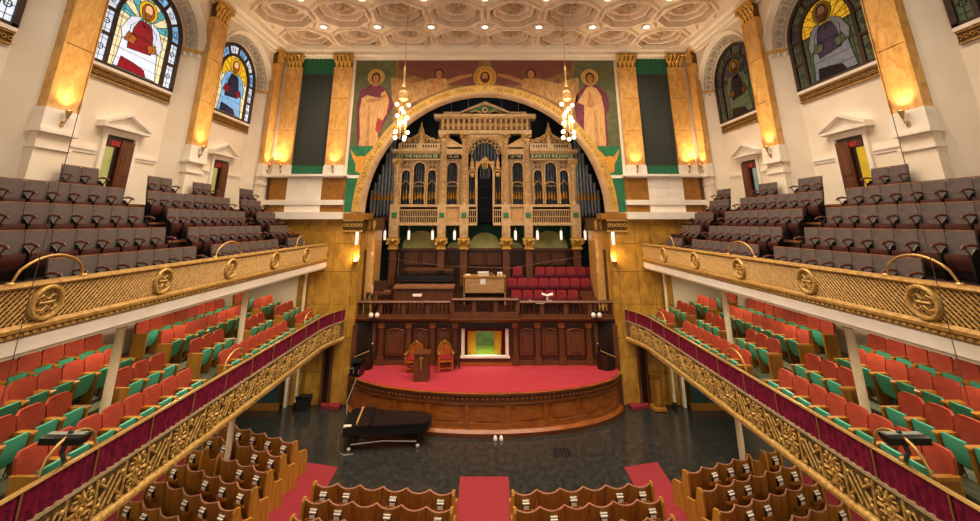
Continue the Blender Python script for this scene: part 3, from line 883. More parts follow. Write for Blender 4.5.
# ------------------------------------------------------------------ mural (flat paint on the wall, each painted shape a thin piece)
mu = thing('mural', 'painted mural of robed haloed figures around the arch above the organ', 'mural', (0, YB-.02, 9.0))
def flat(name, mt, pts, lay, par, th=.004):
    m = MB(); y = YB-.015-.005*lay
    m.prism(pts, 'y', y-th, y); return m.build(name, mt, par)
def ell(cx, cz, rx, rz, n=18): return [(cx+rx*cos(2*pi*i/n), cz+rz*sin(2*pi*i/n)) for i in range(n)]
def arc_strip(s, x0, x1, ztop, n=24):
    """region between the arch and ztop from |x|=x0..x1"""
    pts = []
    for i in range(n+1):
        x = x0+(x1-x0)*i/n
        pts.append((s*x, ARCH_Z+sqrt(max(0, (R_OUT+.03)**2-x*x))))
    return pts+[(s*x1, ztop), (s*x0, ztop)]
for s in (-1, 1):
    flat('mural_field', 'mural_ground', arc_strip(s, 0, 4.4, 14.86), 0, mu)
    flat('mural_field', 'mural_green', arc_strip(s, 4.4, R_OUT+.03, 14.86)[:-2]+[(s*6.36, ARCH_Z), (s*6.36, 14.86), (s*4.4, 14.86)], 0, mu)
    # plum cloud band behind the angel
    flat('cloud', 'mural_plum', [(s*.3, 14.86), (s*4.3, 14.86), (s*4.2, 14.35), (s*3.2, 13.95), (s*2.3, 13.70), (s*1.5, 13.55), (s*.5, 13.6)], 1, mu)
    # angel with outstretched arms
    an = [(-2.68, 13.91), (-1.9, 13.91), (-1.79, 13.45), (-2.17, 13.25), (-2.89, 12.98), (-3.5, 12.66), (-3.88, 12.42), (-4.2, 12.22), (-4.5, 12.9), (-4.6, 13.96), (-4.25, 13.91), (-3.65, 13.65), (-2.92, 13.81)]
    flat('angel_robe', 'mural_robe2', [(s*-x, z) for x, z in an], 2, mu)
    flat('angel_arm', 'mural_skin', [(s*-x, z) for x, z in [(-1.9, 13.81), (-1.22, 14.06), (-.62, 14.17), (-.62, 14.03), (-1.22, 13.86), (-1.8, 13.62)]], 3, mu)
    flat('angel_hair', 'mural_hair', ell(s*2.25, 14.17, .25, .26), 3, mu)
    flat('angel_face', 'mural_skin', ell(s*2.25, 14.12, .16, .2), 4, mu)
    flat('angel_fold', 'mural_skin', [(s*2.1, 13.9), (s*2.45, 13.9), (s*2.7, 13.1), (s*2.35, 13.2)], 3, mu)
    # teal corner with gold bird
    flat('teal_corner', 'mural_teal', [(s*6.36, 10.55), (s*5.15, 10.55), (s*5.45, 9.95), (s*5.72, 9.2), (s*5.97, 7.56), (s*6.36, 7.56)], 1, mu)
    bird = [(-6.30, 10.42), (-5.98, 10.05), (-5.80, 10.10), (-5.62, 10.05), (-5.25, 10.46), (-5.46, 9.95), (-5.62, 9.70), (-5.60, 9.38), (-5.80, 9.30), (-5.98, 9.38), (-6.0, 9.72), (-6.16, 9.98)]
    flat('bird', 'mural_bird', [(-s*x, z) for x, z in bird], 2, mu)
    m = MB(); m.box(min(s*5.75, s*6.36), max(s*5.75, s*6.36), YB-.06, YB-.01, 9.06, 9.2); m.build('white_string', 'plaster_white', mu)
    # standing saint
    if s < 0:
        flat('saint_mantle', 'mural_purple', [(-5.5, 13.62), (-6.05, 13.3), (-6.17, 12.6), (-6.08, 11.2), (-5.98, 10.56), (-5.2, 10.56), (-4.80, 11.6), (-4.38, 12.55), (-4.72, 13.25), (-5.05, 13.5)], 2, mu)
        flat('saint_robe', 'mural_robe', [(-5.45, 13.2), (-5.95, 12.9), (-6.02, 12.3), (-5.90, 11.0), (-5.92, 10.56), (-4.98, 10.56), (-5.1, 11.4), (-4.72, 12.1), (-4.62, 12.8), (-4.85, 13.3), (-5.2, 13.0)], 3, mu)
        flat('saint_mantle', 'mural_purple', [(-5.54, 13.6), (-6.05, 13.29), (-6.10, 12.96), (-5.74, 13.06), (-5.35, 12.96), (-4.96, 12.89), (-5.07, 13.14), (-5.25, 13.3)], 4, mu)
        flat('saint_arm', 'mural_skin', [(-5.75, 12.82), (-5.1, 12.92), (-4.85, 13.1), (-4.8, 12.98), (-5.1, 12.76), (-5.7, 12.66)], 5, mu)
        flat('saint_sash', 'mural_red', [(-5.14, 11.94), (-4.89, 11.8), (-4.95, 11.12), (-5.2, 11.3)], 4, mu)
        flat('robe_fold', 'mural_robe2', [(-5.62, 12.5), (-5.52, 12.5), (-5.45, 10.56), (-5.62, 10.56)], 4, mu)
        hx = -5.33
    else:
        flat('saint_mantle', 'mural_purple', [(4.88, 13.55), (4.44, 13.09), (4.28, 12.5), (4.36, 11.8), (4.50, 11.0), (4.62, 10.56), (5.80, 10.56), (5.80, 12.05), (6.02, 12.6), (5.86, 13.2), (5.5, 13.55)], 2, mu)
        flat('saint_robe', 'mural_robe', [(4.95, 13.45), (4.62, 12.95), (4.46, 12.68), (4.78, 12.55), (4.70, 11.5), (4.72, 10.56), (5.68, 10.56), (5.72, 12.3), (5.62, 13.04), (5.42, 13.4), (5.2, 13.5)], 3, mu)
        flat('saint_hands', 'mural_skin', [(5.02, 13.2), (5.12, 13.2), (5.3, 12.55), (5.1, 12.4), (4.9, 12.5)], 4, mu)
        flat('robe_fold', 'mural_robe2', [(5.22, 12.3), (5.32, 12.3), (5.36, 10.56), (5.18, 10.56)], 4, mu)
        hx = 5.13
    flat('halo', 'mural_halo', ell(hx, 13.98, .42, .42), 4, mu)
    flat('halo_ring', 'gold_dark', ell(hx, 13.98, .34, .34), 5, mu)
    flat('halo', 'mural_halo', ell(hx, 13.98, .32, .32), 6, mu)
    flat('saint_hair', 'mural_hair', ell(hx, 13.94, .23, .29), 7, mu)
    flat('saint_face', 'mural_skin', ell(hx, 13.90, .15, .21), 8, mu)
    flat('saint_neck', 'mural_skin', [(hx-.09, 13.75), (hx+.09, 13.75), (hx+.12, 13.5), (hx-.12, 13.5)], 8, mu)
# medallion at the crown
flat('medallion', 'mural_halo', ell(0, 13.98, .56, .56, 28), 6, mu)
flat('medallion_ring', 'gold_dark', ell(0, 13.98, .50, .50, 28), 7, mu)
flat('medallion_field', 'mural_bird', ell(0, 13.98, .47, .47, 28), 8, mu)
for k in range(14):
    a = 2*pi*k/14
    flat('medallion_bead', 'gold_dark', ell(.41*cos(a), 13.98+.41*sin(a), .035, .035, 8), 9, mu)
flat('medallion_hair', 'mural_hair', ell(0, 13.96, .24, .30), 10, mu)
flat('medallion_face', 'mural_skin', ell(0, 13.98, .14, .20), 11, mu)
flat('medallion_beard', 'mural_hair', [(-.11, 13.88), (.11, 13.88), (.05, 13.70), (-.05, 13.70)], 12, mu)

# ================================================================== UPPER GALLERIES
XU = 6.92
UROW = [(7.45, 6.52), (8.02, 6.99), (8.60, 7.48), (9.18, 7.95), (9.75, 8.42)]     # x of seat back, top of back
UFLOOR = [t-.85 for _, t in UROW]
PANEL = 2.42; MED0 = 7.0
# shared meshes, local: x along the gallery, y outward (front face at y=0 towards the hall), z up from 5.65
lat = MB(); Lp = PANEL; hgt = .50; p = .088
nb = int(Lp/p)
for k in range(-6, nb+1):
    for q in (1, -1):
        a, b = k*p, k*p+hgt*.95
        x0, x1 = (a, b) if q > 0 else (b, a)
        z0, z1 = 0.0, hgt
        # clip to panel
        def clip(x0, z0, x1, z1):
            t0, t1 = 0, 1; dx = x1-x0
            for lim, sg in ((0, 1), (Lp, -1)):
                f0 = sg*(x0-lim); f1 = sg*(x1-lim)
                if f0 < 0 and f1 < 0: return None
                if f0 < 0: t0 = max(t0, f0/(f0-f1))
                elif f1 < 0: t1 = min(t1, f0/(f0-f1))
            if t1-t0 < .05: return None
            return (x0+dx*t0, z0+(z1-z0)*t0, x0+dx*t1, z0+(z1-z0)*t1)
        c = clip(x0, z0, x1, z1)
        if not c: continue
        y = .0 if q > 0 else .012
        lat.tube([(c[0], y, c[1]), (c[2], y, c[3])], .019, 4)
lat_me_src = lat
def place_mesh(mb, T):
    m = MB(T); m.add(mb.v, mb.f); return m
med = MB()
med.ring([(.20, .03), (.20, -.05), (.215, -.075), (.245, -.075), (.262, -.05), (.262, .03)], (0, .25), 0, 2*pi, 24)
med_in = MB()
for k in range(-2, 3):
    h2 = sqrt(max(0, .2**2-(k*.075)**2))
    med_in.tube([(k*.075, -.01, .25-h2), (k*.075, -.01, .25+h2)], .010, 4)
med_in.tube([(-.17, -.03, .32), (-.08, -.04, .36), (0, -.04, .30), (.08, -.04, .36), (.17, -.03, .32)], .013, 5)
med_in.tube([(-.17, -.03, .18), (-.08, -.04, .14), (0, -.04, .20), (.08, -.04, .14), (.17, -.03, .18)], .013, 5)
med_in.tube([(-.12, -.03, .25), (.12, -.03, .25)], .02, 5)
UBLOCKS = [[(7.40, 8), (11.72, 8), (16.20, 3)], [(6.98, 8), (11.50, 8), (15.85, 3)], [(6.90, 8), (11.40, 8), (15.90, 3)],
           [(6.85, 8), (11.33, 8), (15.75, 3)], [(9.45, 2), (11.95, 2), (13.85, 2), (16.55, 2)]]
SWU = .465
balc = {}
for s in (-1, 1):
    g = thing('balcony', 'upper %s gallery with gold lattice front and cream fascia' % SIDE[s], 'balcony', (s*XU, 6.0, 5.1), group='gold fronted galleries')
    balc[(s, 'u')] = g
    T = lambda x, y, z, s=s: (s*(XU+y), x, z)
    y0, y1 = 1.0, 18.95
    # terrace steps
    for i, (x, t) in enumerate(UROW):
        xa = XU+.05 if i == 0 else UROW[i][0]-.36
        m = MB(T); m.box(y0, y1, xa-XU, W-XU+(.49 if i == 4 else -.01), UFLOOR[i]-.47 if i else 5.3, UFLOOR[i]); st = m.build('terrace_step', 'terrace', g)
        m = MB(T); m.box(y0, y1, xa-XU-.02, xa-XU+.04, UFLOOR[i]-.04, UFLOOR[i]+.012); m.build('nosing', 'step_wood', st)
    m = MB(T); m.box(y0, y1, .02, W-XU-.01, 5.18, 5.30); m.build('soffit', 'plaster', g)
    m = MB(T); pr = [(.02, 5.22), (-.02, 5.24), (-.02, 5.44), (.02, 5.45), (.30, 5.45), (.30, 5.2)]
    m.add([(yy, a, b) for yy in (y0, y1) for a, b in pr], [tuple(range(6)), tuple(range(11, 5, -1))]+[(i, 6+i, 6+(i+1) % 6, (i+1) % 6) for i in range(6)])
    m.build('fascia', 'plaster_white', g)
    m = MB(T); pr = [(.12, 5.44), (.0, 5.45), (-.04, 5.48), (-.02, 5.52), (-.07, 5.55), (-.07, 5.60), (-.02, 5.65), (.08, 5.65)]
    m.add([(yy, a, b) for yy in (y0, y1) for a, b in pr], [tuple(range(8)), tuple(range(15, 7, -1))]+[(i, 8+i, 8+(i+1) % 8, (i+1) % 8) for i in range(8)])
    m.build('base_moulding', 'gold_lattice', g)
    m = MB(T)
    for k in range(int((y1-y0)/.12)):
        yy = y0+k*.12; m.box(yy, yy+.06, -.055, .0, 5.49, 5.53)
    tag(m.build('dentil_course', 'gold', g), kind='stuff')
    m = MB(T); m.box(y0, y1, .05, .09, 5.60, 6.2); m.build('backing', 'lattice_dark', g)
    m = MB(T); pr = [(.10, 6.15), (-.03, 6.15), (-.05, 6.18), (-.03, 6.22), (.12, 6.23), (.14, 6.18)]
    m.add([(yy, a, b) for yy in (y0, y1) for a, b in pr], [tuple(range(6)), tuple(range(11, 5, -1))]+[(i, 6+i, 6+(i+1) % 6, (i+1) % 6) for i in range(6)])
    m.build('top_rail', 'gold_lattice', g)
    # lattice panels and medallions
    for k in range(-2, 5):
        a = MED0+PANEL*k
        if a > 18.9: continue
        TT = lambda x, y, z, s=s, a=a: (s*(XU+y), min(a+x, 18.95), 5.65+z)
        tag(place_mesh(lat, TT).build('lattice_panel', 'gold_lattice', g), kind='stuff')
        md = place_mesh(med, TT).build('medallion', 'gold', g, 40)
        tag(place_mesh(med_in, TT).build('medallion_tracery', 'gold', md), kind='stuff')
        TT2 = lambda x, y, z, s=s, a=a: (s*(XU+y), a+x, 5.65+z)
    # end volute against the stage wall
    # brass loop handrails at the aisles
    for a, b in ((6.47, 7.62), (11.2, 12.4), (15.9, 16.6)):
        t = thing('handrail', 'curved brass guard rail on the upper %s gallery front, %s' % (SIDE[s], {6.47: 'nearest the camera', 11.2: 'at the middle aisle', 15.9: 'nearest the stage'}[a]), 'handrail', (s*(XU+.06), a, 6.22), group='brass guard rails')
        pts = []
        for i in range(13):
            f = i/12; zz = 6.2+.40*min(1, (sin(pi*f))**.45)
            pts.append((s*(XU+.06), a+(b-a)*f, zz))
        m = MB(); m.tube(pts, .023, 8); m.build('rail_tube', 'brass', t, 60)
        m = MB()
        for q in (a, b): m.lathe([(.06, 0), (.06, .02), (.035, .04)], (s*(XU+.06), q, 6.22), 10)
        m.build('flange', 'brass', t)

    # lamps in the gallery soffit
    for k, yy in enumerate((5.2, 7.6, 10.0, 12.4, 14.8, 17.2)):
        t = thing('soffit_lamp', 'small round lamp under the upper %s gallery, %s from the stage' % (SIDE[s], ORD[5-k]), 'lamp', (s*8.1, yy, 5.18), group='gallery soffit lamps')
        m = MB(); m.lathe([(.10, 5.175), (.10, 5.14), (.07, 5.13)], (s*8.1, yy, 0), 12); m.build('rim', 'brass', t)
        m = MB(); m.lathe([(.005, 5.11), (.05, 5.12), (.068, 5.135)], (s*8.1, yy, 0), 12); m.build('glass', 'lamp_glass', t, 50)
        light('soffit_light', 'SPOT', (s*8.1, yy, 5.08), SOFFIT_W, (1, .80, .55), size=.1, spot=radians(165), blend=.5, parent=t)
        t = thing('soffit_lamp', 'small round lamp under the lower %s gallery, %s from the stage' % (SIDE[s], ORD[5-k]), 'lamp', (s*8.3, yy, 2.30), group='gallery soffit lamps')
        m = MB(); m.lathe([(.10, 2.295), (.10, 2.26), (.07, 2.25)], (s*8.3, yy, 0), 12); m.build('rim', 'brass', t)
        m = MB(); m.lathe([(.005, 2.23), (.05, 2.24), (.068, 2.255)], (s*8.3, yy, 0), 12); m.build('glass', 'lamp_glass', t, 50)
        light('soffit_light', 'SPOT', (s*8.3, yy, 2.20), SOFFIT_W*.7, (1, .86, .62), size=.1, spot=radians(165), blend=.5, parent=t)

# ---- theatre seats: local frame faces -y, width along x
def rounded_back(mb, w, z0, z1, y0, lean, th, bow, r=.06, n=8):
    """slightly bowed back with rounded upper corners"""
    cols = []
    for i in range(n+1):
        t = -1+2*i/n; x = w/2*t
        zt = z1-r*(max(0, abs(t)-.7)/.3)**2.2
        yb = bow*(1-t*t)
        def P(z, o): return (x, y0+yb+lean*(z-z0)+o, z)
        cols.append([P(z0, 0), P(zt, 0), P(zt, th), P(z0, th)])
    vs = [p for c in cols for p in c]; fs = []
    for i in range(n):
        a = i*4; b = a+4
        for j in range(4): fs.append((a+j, a+(j+1) % 4, b+(j+1) % 4, b+j))
    fs += [(0, 1, 2, 3), (n*4+3, n*4+2, n*4+1, n*4)]
    mb.add(vs, fs)
def pan(mb, w, zlo, zhi, ylo, yhi, th, n=6, belly=.03):
    """tipped-up seat: bowed slab between (ylo,zlo) and (yhi,zhi)"""
    rows = []
    for j in range(5):
        f = j/4; z = zlo+(zhi-zlo)*f; y = ylo+(yhi-ylo)*f-belly*sin(pi*f)
        ww = w*(1-.10*abs(2*f-1)**3)
        rows.append([(-ww/2, y, z), (0, y-.012, z), (ww/2, y, z), (ww/2, y+th, z), (-ww/2, y+th, z)])
    vs = [p for r in rows for p in r]; fs = []
    for j in range(4):
        for i in range(5): fs.append((j*5+i, j*5+(i+1) % 5, (j+1)*5+(i+1) % 5, (j+1)*5+i))
    fs += [(0, 1, 2, 3, 4), tuple(20+i for i in (4, 3, 2, 1, 0))]
    mb.add(vs, fs)
def M(mb, name, mt, smooth=None):
    me = mb.mesh(name, smooth); me.materials.append(MATS[mt]); return me
# lower gallery seat
SWL = .47
b1 = MB(); rounded_back(b1, .445, .36, .87, .0, .16, .05, .035); red_back = M(b1, 'backrest', 'velvet_red', 40)
b2 = MB(); rounded_back(b2, .43, .34, .84, .052, .16, .012, .035); wood_shell = M(b2, 'back_shell', 'oak', 40)
b3 = MB(); pan(b3, .37, .24, .62, -.15, -.25, .05); green_pan = M(b3, 'seat_pan', 'seat_green', 40)
b4 = MB(); b4.prism([(-.27, .55), (-.29, .56), (-.29, .585), (-.27, .60), (.04, .60), (.05, .585), (.05, .55)], 'x', -.05, .05); arm_me = M(b4, 'armrest', 'oak_light')
b5 = MB(); b5.prism([(-.22, .02), (-.25, .30), (-.26, .55), (.04, .55), (.04, .30), (-.02, .02)], 'x', -.036, .036); std_me = M(b5, 'standard', 'oak')
b6 = MB(); b6.prism([(-.27, .0), (-.27, .56), (.08, .58), (.10, .0)], 'x', -.025, .025); b6.box(-.03, .03, -.29, .10, .56, .60); end_me = M(b6, 'end_panel', 'oak_light')
b7 = MB(); b7.tube([(-.16, -.10, .36), (-.16, -.02, .02)], .013, 5); b7.tube([(.16, -.10, .36), (.16, -.02, .02)], .013, 5); b7.tube([(-.18, -.05, .34), (.18, -.05, .34)], .015, 5); frame_me = M(b7, 'hinge_frame', 'black')
# upper gallery seat
c1 = MB(); rounded_back(c1, .455, .34, .83, .0, .14, .035, .02, .015); grey_back = M(c1, 'backrest', 'seat_grey', 40)
c2 = MB(); rounded_back(c2, .455, .83, .85, .068, .14, .04, .02, .0); top_me = M(c2, 'top_edge', 'edge_wood')
c3 = MB(); pan(c3, .40, .20, .46, -.03, -.10, .045); brown_pan = M(c3, 'seat_pan', 'seat_brown', 40)
c4 = MB(); c4.tube([(0, .06, .60), (0, -.08, .62), (0, -.20, .59), (0, -.24, .55)], [.018, .026, .024, .014], 6); c4.tube([(0, -.18, .58), (0, -.08, .40)], .014, 5); arm2_me = M(c4, 'armrest', 'arm_brown', 50)
c5 = MB(); c5.prism([(-.14, .02), (-.12, .45), (-.02, .55), (.06, .55), (.03, .30), (-.02, .02)], 'x', -.012, .012); std2_me = M(c5, 'standard', 'black')

def lower_seat(s, x, y, z, row, nth, last):
    t = thing('theater_chair', 'red tip-up seat, lower %s gallery, %s row from the rail, %s from the stage' % (SIDE[s], ORD[row], ORD[nth]), 'chair', (s*x, y, z), radians(-90*s), 'red and green gallery seats')
    obj('backrest', red_back, t); obj('back_shell', wood_shell, t); obj('seat_pan', green_pan, t); obj('hinge_frame', frame_me, t)
    # the seat row runs along +y; local +x points to +y (right side) or -y (left side)
    obj('armrest', arm_me, t, (SWL/2, 0, 0)); obj('standard', std_me, t, (SWL/2, 0, 0))
    if last:
        for q in last: obj('end_panel', end_me, t, (q*SWL/2, 0, 0))
    return t
def upper_seat(s, x, y, z, row, nth, last):
    t = thing('folding_chair', 'grey backed folding seat, upper %s gallery, %s row from the front, %s from the stage' % (SIDE[s], ORD[row], ORD[nth]), 'chair', (s*x, y, z), radians(-90*s), 'grey gallery seats')
    obj('backrest', grey_back, t); obj('top_edge', top_me, t); obj('seat_pan', brown_pan, t)
    for q in (1,)+tuple(last):
        obj('armrest', arm2_me, t, (q*SWU/2, 0, 0)); obj('standard', std2_me, t, (q*SWU/2, 0, 0))
    return t
for s in (-1, 1):
    for r, (x, top) in enumerate(UROW):
        ys = []
        for a, n in UBLOCKS[r]:
            for k in range(n): ys.append((a+SWU*(k+.5), k == 0, k == n-1))
        ys.sort(reverse=True)
        for nth, (y, first, last) in enumerate(ys):
            # local -x end: for s=+1 local +x -> -y ; for s=-1 local +x -> +y
            e = ()
            if s > 0 and last: e = (-1,)
            if s < 0 and first: e = (-1,)
            upper_seat(s, x-.08, y, top-.85, r, nth, e)

# ================================================================== LOWER GALLERIES
XL = 6.32
LROW = [(6.95, 3.80), (7.70, 4.10), (8.50, 4.33), (9.30, 4.53)]
LFLOOR = [t-.87 for _, t in LROW]
LBLOCKS = [[(7.18, 8), (12.0, 8), (16.5, 3)], [(6.85, 4), (9.62, 3), (11.9, 3), (14.2, 3), (16.4, 3)],
           [(7.40, 7), (11.86, 8), (16.3, 3)], [(8.20, 6), (12.0, 8), (16.4, 2)]]
# relief motifs for the gold front; local x along, z up 0..0.56, y outward
def spiral(mb, cx, cz, r, turns, dirn, y, th, a0=0):
    pts = []; n = int(12*turns)
    for i in range(n+1):
        f = i/n; a = a0+dirn*2*pi*turns*f; q = r*(1-.85*f)
        pts.append((cx+q*cos(a), y-.02*f, cz+q*sin(a)))
    mb.tube(pts, [th*(1-.4*i/n) for i in range(n+1)], 5)
scr = MB()          # foliate square: ring, four scrolls and a rosette
for q in (-1, 1):
    spiral(scr, q*.13, .41, .10, 1.3, q, -.03, .026, pi/2)
    spiral(scr, q*.13, .13, .10, 1.3, -q, -.03, .026, -pi/2)
    scr.tube([(q*.255, -.02, .02), (q*.255, -.03, .27), (q*.255, -.02, .54)], .022, 5)
    scr.tube([(q*.08, -.02, .27), (q*.16, -.05, .27), (q*.22, -.02, .27)], [.02, .035, .015], 5)
    scr.tube([(0, -.02, .27+q*.08), (0, -.05, .27+q*.16), (0, -.02, .27+q*.26)], [.02, .035, .015], 5)
scr.ring([(.06, 0), (.06, -.05), (.095, -.05), (.095, 0)], (0, .27), 0, 2*pi, 12)
scr.ball((0, -.03, .27), .045, 7, 5)
dia = MB()          # slanting bars with balls
for off in (-.13, 0, .13):
    dia.tube([(-.12+off, -.025, .06), (.12+off, -.04, .48)], .022, 5)
dia.tube([(-.24, -.03, .46), (-.10, -.045, .34), (-.20, -.03, .22)], .024, 5)
dia.tube([(.24, -.03, .08), (.10, -.045, .20), (.20, -.03, .32)], .024, 5)
for (a_, b_) in ((-.19, .48), (.19, .06), (-.20, .14), (.20, .42)):
    dia.ball((a_, -.03, b_), .04, 6, 5)
for s in (-1, 1):
    g = thing('balcony', 'lower %s gallery with maroon velvet rail above gold scrollwork' % SIDE[s], 'balcony', (s*XL, 6.0, 2.4), group='gold fronted galleries')
    bend = lambda x: -.42*max(0, (x-17.1)/1.8)**2
    T = lambda x, y, z, s=s: (s*(XL+y+bend(x)), x, z)
    y0, y1 = 1.0, 18.9
    stn = [1.0, 17.1, 17.5, 17.9, 18.25, 18.6, 18.9]
    for i, (x, t) in enumerate(LROW):
        xa = XL+.08 if i == 0 else x-.42
        m = MB(T); m.box(y0, 18.0 if i == 0 else y1, xa-XL, W-XL-.01, 2.45 if i == 0 else LFLOOR[i]-.35, LFLOOR[i]); m.build('terrace_step', 'gallery_green', g)
        # wooden step blocks in the aisles
        if i:
            for a in (11.3, 15.9):
                m = MB(T); m.box(a, a+.45, xa-XL-.30, xa-XL, LFLOOR[i]-.3, LFLOOR[i]-.12); m.build('aisle_step', 'gallery_floor', g)
    m = MB(T); m.box(y0, 18.0, .1, W-XL-.01, 2.30, 2.45); m.box(18.0, y1, .1, W-XL-.01, 2.30, 2.45); m.build('soffit', 'plaster', g)
    def strip(name, mt, pr):
        n = len(pr); m = MB(T)
        q = len(stn)
        m.add([(yy, a, b) for yy in stn for a, b in pr], [tuple(range(n)), tuple(range(q*n-1, (q-1)*n-1, -1))]+[(k*n+i, k*n+n+i, k*n+n+(i+1) % n, k*n+(i+1) % n) for k in range(q-1) for i in range(n)])
        return m.build(name, mt, g, 30)
    strip('base_moulding', 'gold', [(.12, 2.32), (.02, 2.32), (-.05, 2.38), (-.03, 2.42), (-.08, 2.45), (-.06, 2.49), (.0, 2.52), (.12, 2.52)])
    strip('front_panel', 'panel_tan', [(.12, 2.50), (.01, 2.50), (.01, 3.10), (.12, 3.10)])
    strip('mid_moulding', 'moulding_tan', [(.12, 3.06), (-.01, 3.06), (-.04, 3.09), (-.03, 3.12), (.12, 3.14)])
    strip('back_board', 'oak', [(.045, 3.10), (.06, 3.10), (.06, 3.545), (.045, 3.545)])
    strip('top_rail', 'brass', [(.05, 3.54), (-.01, 3.54), (-.025, 3.56), (-.01, 3.585), (.05, 3.585), (.06, 3.565)])
    # pleated velvet in lengths between brass rods
    L = 1.15; k = 0; yy = y0
    while yy < y1-.1:
        b = min(yy+L, y1); n = int((b-yy)/.028)
        m = MB(T); vs = []; fs = []
        for i in range(n+1):
            x = yy+(b-yy)*i/n; dy = .018*sin(i*1.25)+.006*sin(i*.7+k)
            vs += [(x, .015+dy, 3.11), (x, .018+dy*.6, 3.545)]
        for i in range(n): fs.append((2*i, 2*i+2, 2*i+3, 2*i+1))
        m.add(vs, fs); vp = m.build('velvet_panel', 'velvet_maroon', g, 80)
        m = MB(T); m.tube([(b-.01, -.02, 3.08), (b-.01, -.02, 3.57)], .010, 5); m.build('brass_rod', 'brass', g)
        yy += L; k += 1
    # gold relief motifs
    yy = 1.4; k = 0
    while yy < 18.8:
        TT = lambda x, y, z, s=s, a=yy: (s*(XL+y+.01+bend(a+x)), a+x, 2.52+z)
        if k % 2 == 0: place_mesh(scr, TT).build('scroll_motif', 'gold', g, 50)
        else: place_mesh(dia, TT).build('diamond_motif', 'gold', g, 50)
        yy += .53; k += 1
    # brass loop handrails
    for a, b, nm in ((7.0, 7.9, 'nearest the camera'), (11.3, 12.2, 'at the middle aisle'), (15.9, 16.7, 'nearest the stage')):
        t = thing('handrail', 'curved brass guard rail on the lower %s gallery rail, %s' % (SIDE[s], nm), 'handrail', (s*(XL+.06), a, 3.62), group='brass guard rails')
        m = MB(); m.tube([(s*(XL+.06), a+(b-a)*i/12, 3.6+.36*min(1, (sin(pi*i/12))**.45)) for i in range(13)], .024, 8); m.build('rail_tube', 'brass', t, 60)
    # seats
    for r, (x, top) in enumerate(LROW):
        ys = []
        for a, n in LBLOCKS[r]:
            for k in range(n): ys.append((a+SWL*(k+.5), k == 0, k == n-1))
        ys.sort(reverse=True)
        for nth, (y, first, last) in enumerate(ys):
            e = []
            if first: e.append(1 if s > 0 else -1)
            if last: e.append(-1 if s > 0 else 1)
            lower_seat(s, x-.10, y, LFLOOR[r], r, nth, e)
    # little gate at the stage end
    t = thing('brass_gate', 'small square brass frame at the stage end of the lower %s rail' % SIDE[s], 'gate', (s*(XL-.05), 18.6, 3.1))
    m = MB(); x = s*(XL-.42)
    m.tube([(x, 18.50, 3.15), (x, 18.50, 3.72), (x, 18.90, 3.72), (x, 18.90, 3.15)], .016, 6, closed=True); m.build('frame', 'brass', t)
    # posts
    for (px, py, z0, z1, nm) in ((7.36, 13.86, 0, 2.30, 'cream post under the lower %s gallery beside the pews'), (7.36, 9.4, 0, 2.30, 'cream post under the lower %s gallery nearest the camera'),
                                 (7.52, 18.7, 0, 2.30, 'slim cream post by the stage wall under the lower %s gallery'),
                                 (7.60, 9.45, LFLOOR[0], 5.18, 'cream post among the lower %s gallery seats nearest the camera'), (7.60, 14.1, LFLOOR[0], 5.18, 'cream post among the lower %s gallery seats halfway to the stage'),
                                 (7.66, 18.78, LFLOOR[0], 5.18, 'slim cream post at the stage wall behind the lower %s gallery seats')):
        p = thing('support_post', nm % SIDE[s], 'post', (s*px, py, z0), group='cream gallery posts')
        r = .085 if py < 18 else .06
        m = MB(); m.lathe([(r, .22 if z0 == 0 else .02), (r*.95, (z1-z0)-.2)], (s*px, py, z0), 12); m.build('shaft', 'post_cream', p, 40)
        m = MB(); m.lathe([(r*1.5, 0), (r*1.5, .12), (r*1.15, .22 if z0 == 0 else .02)], (s*px, py, z0), 12); m.build('base', 'black_matte' if z0 == 0 else 'post_cream', p)
        m = MB(); m.lathe([(r*1.1, 0), (r*1.2, .05), (r*1.9, .14), (r*2.0, .2)], (s*px, py, z1-.2), 12); m.build('capital', 'gold', p, 40)
    # floodlight on the rail
    f = thing('floodlight', 'long black floodlight on a brass bracket on the lower %s gallery rail' % SIDE[s], 'floodlight', (s*6.42, 7.35, 3.62))
    m = MB(); m.prism([(7.28, 3.86), (7.28, 3.95), (7.33, 3.97), (7.46, 3.97), (7.47, 3.92), (7.40, 3.86)], 'x', min(s*6.12, s*6.76), max(s*6.12, s*6.76)); m.build('housing', 'black', f)
    m = MB(); m.box(min(s*6.16, s*6.72), max(s*6.16, s*6.72), 7.34, 7.44, 3.97, 3.98); m.build('top_vent', 'silver_blue', f)
    m = MB(); m.ball((s*6.38, 7.38, 3.99), .035, 8, 5); m.tube([(s*6.42, 7.38, 3.84), (s*6.44, 7.36, 3.72)], .035, 6); m.tube([(s*6.44, 7.36, 3.74), (s*6.36, 7.36, 3.62)], .03, 6); m.build('yoke', 'black', f)
    # hanging cable
    c = MB(); c.tube([(s*6.62, 6.45, ZC), (s*6.62, 6.45, 10), (s*6.62, 6.45, 4.7)], .006, 5)
    tag(c.build('hanging_cable', 'cable_brown'), 'thin cable hanging from the ceiling in front of the upper %s gallery' % SIDE[s], 'cable')

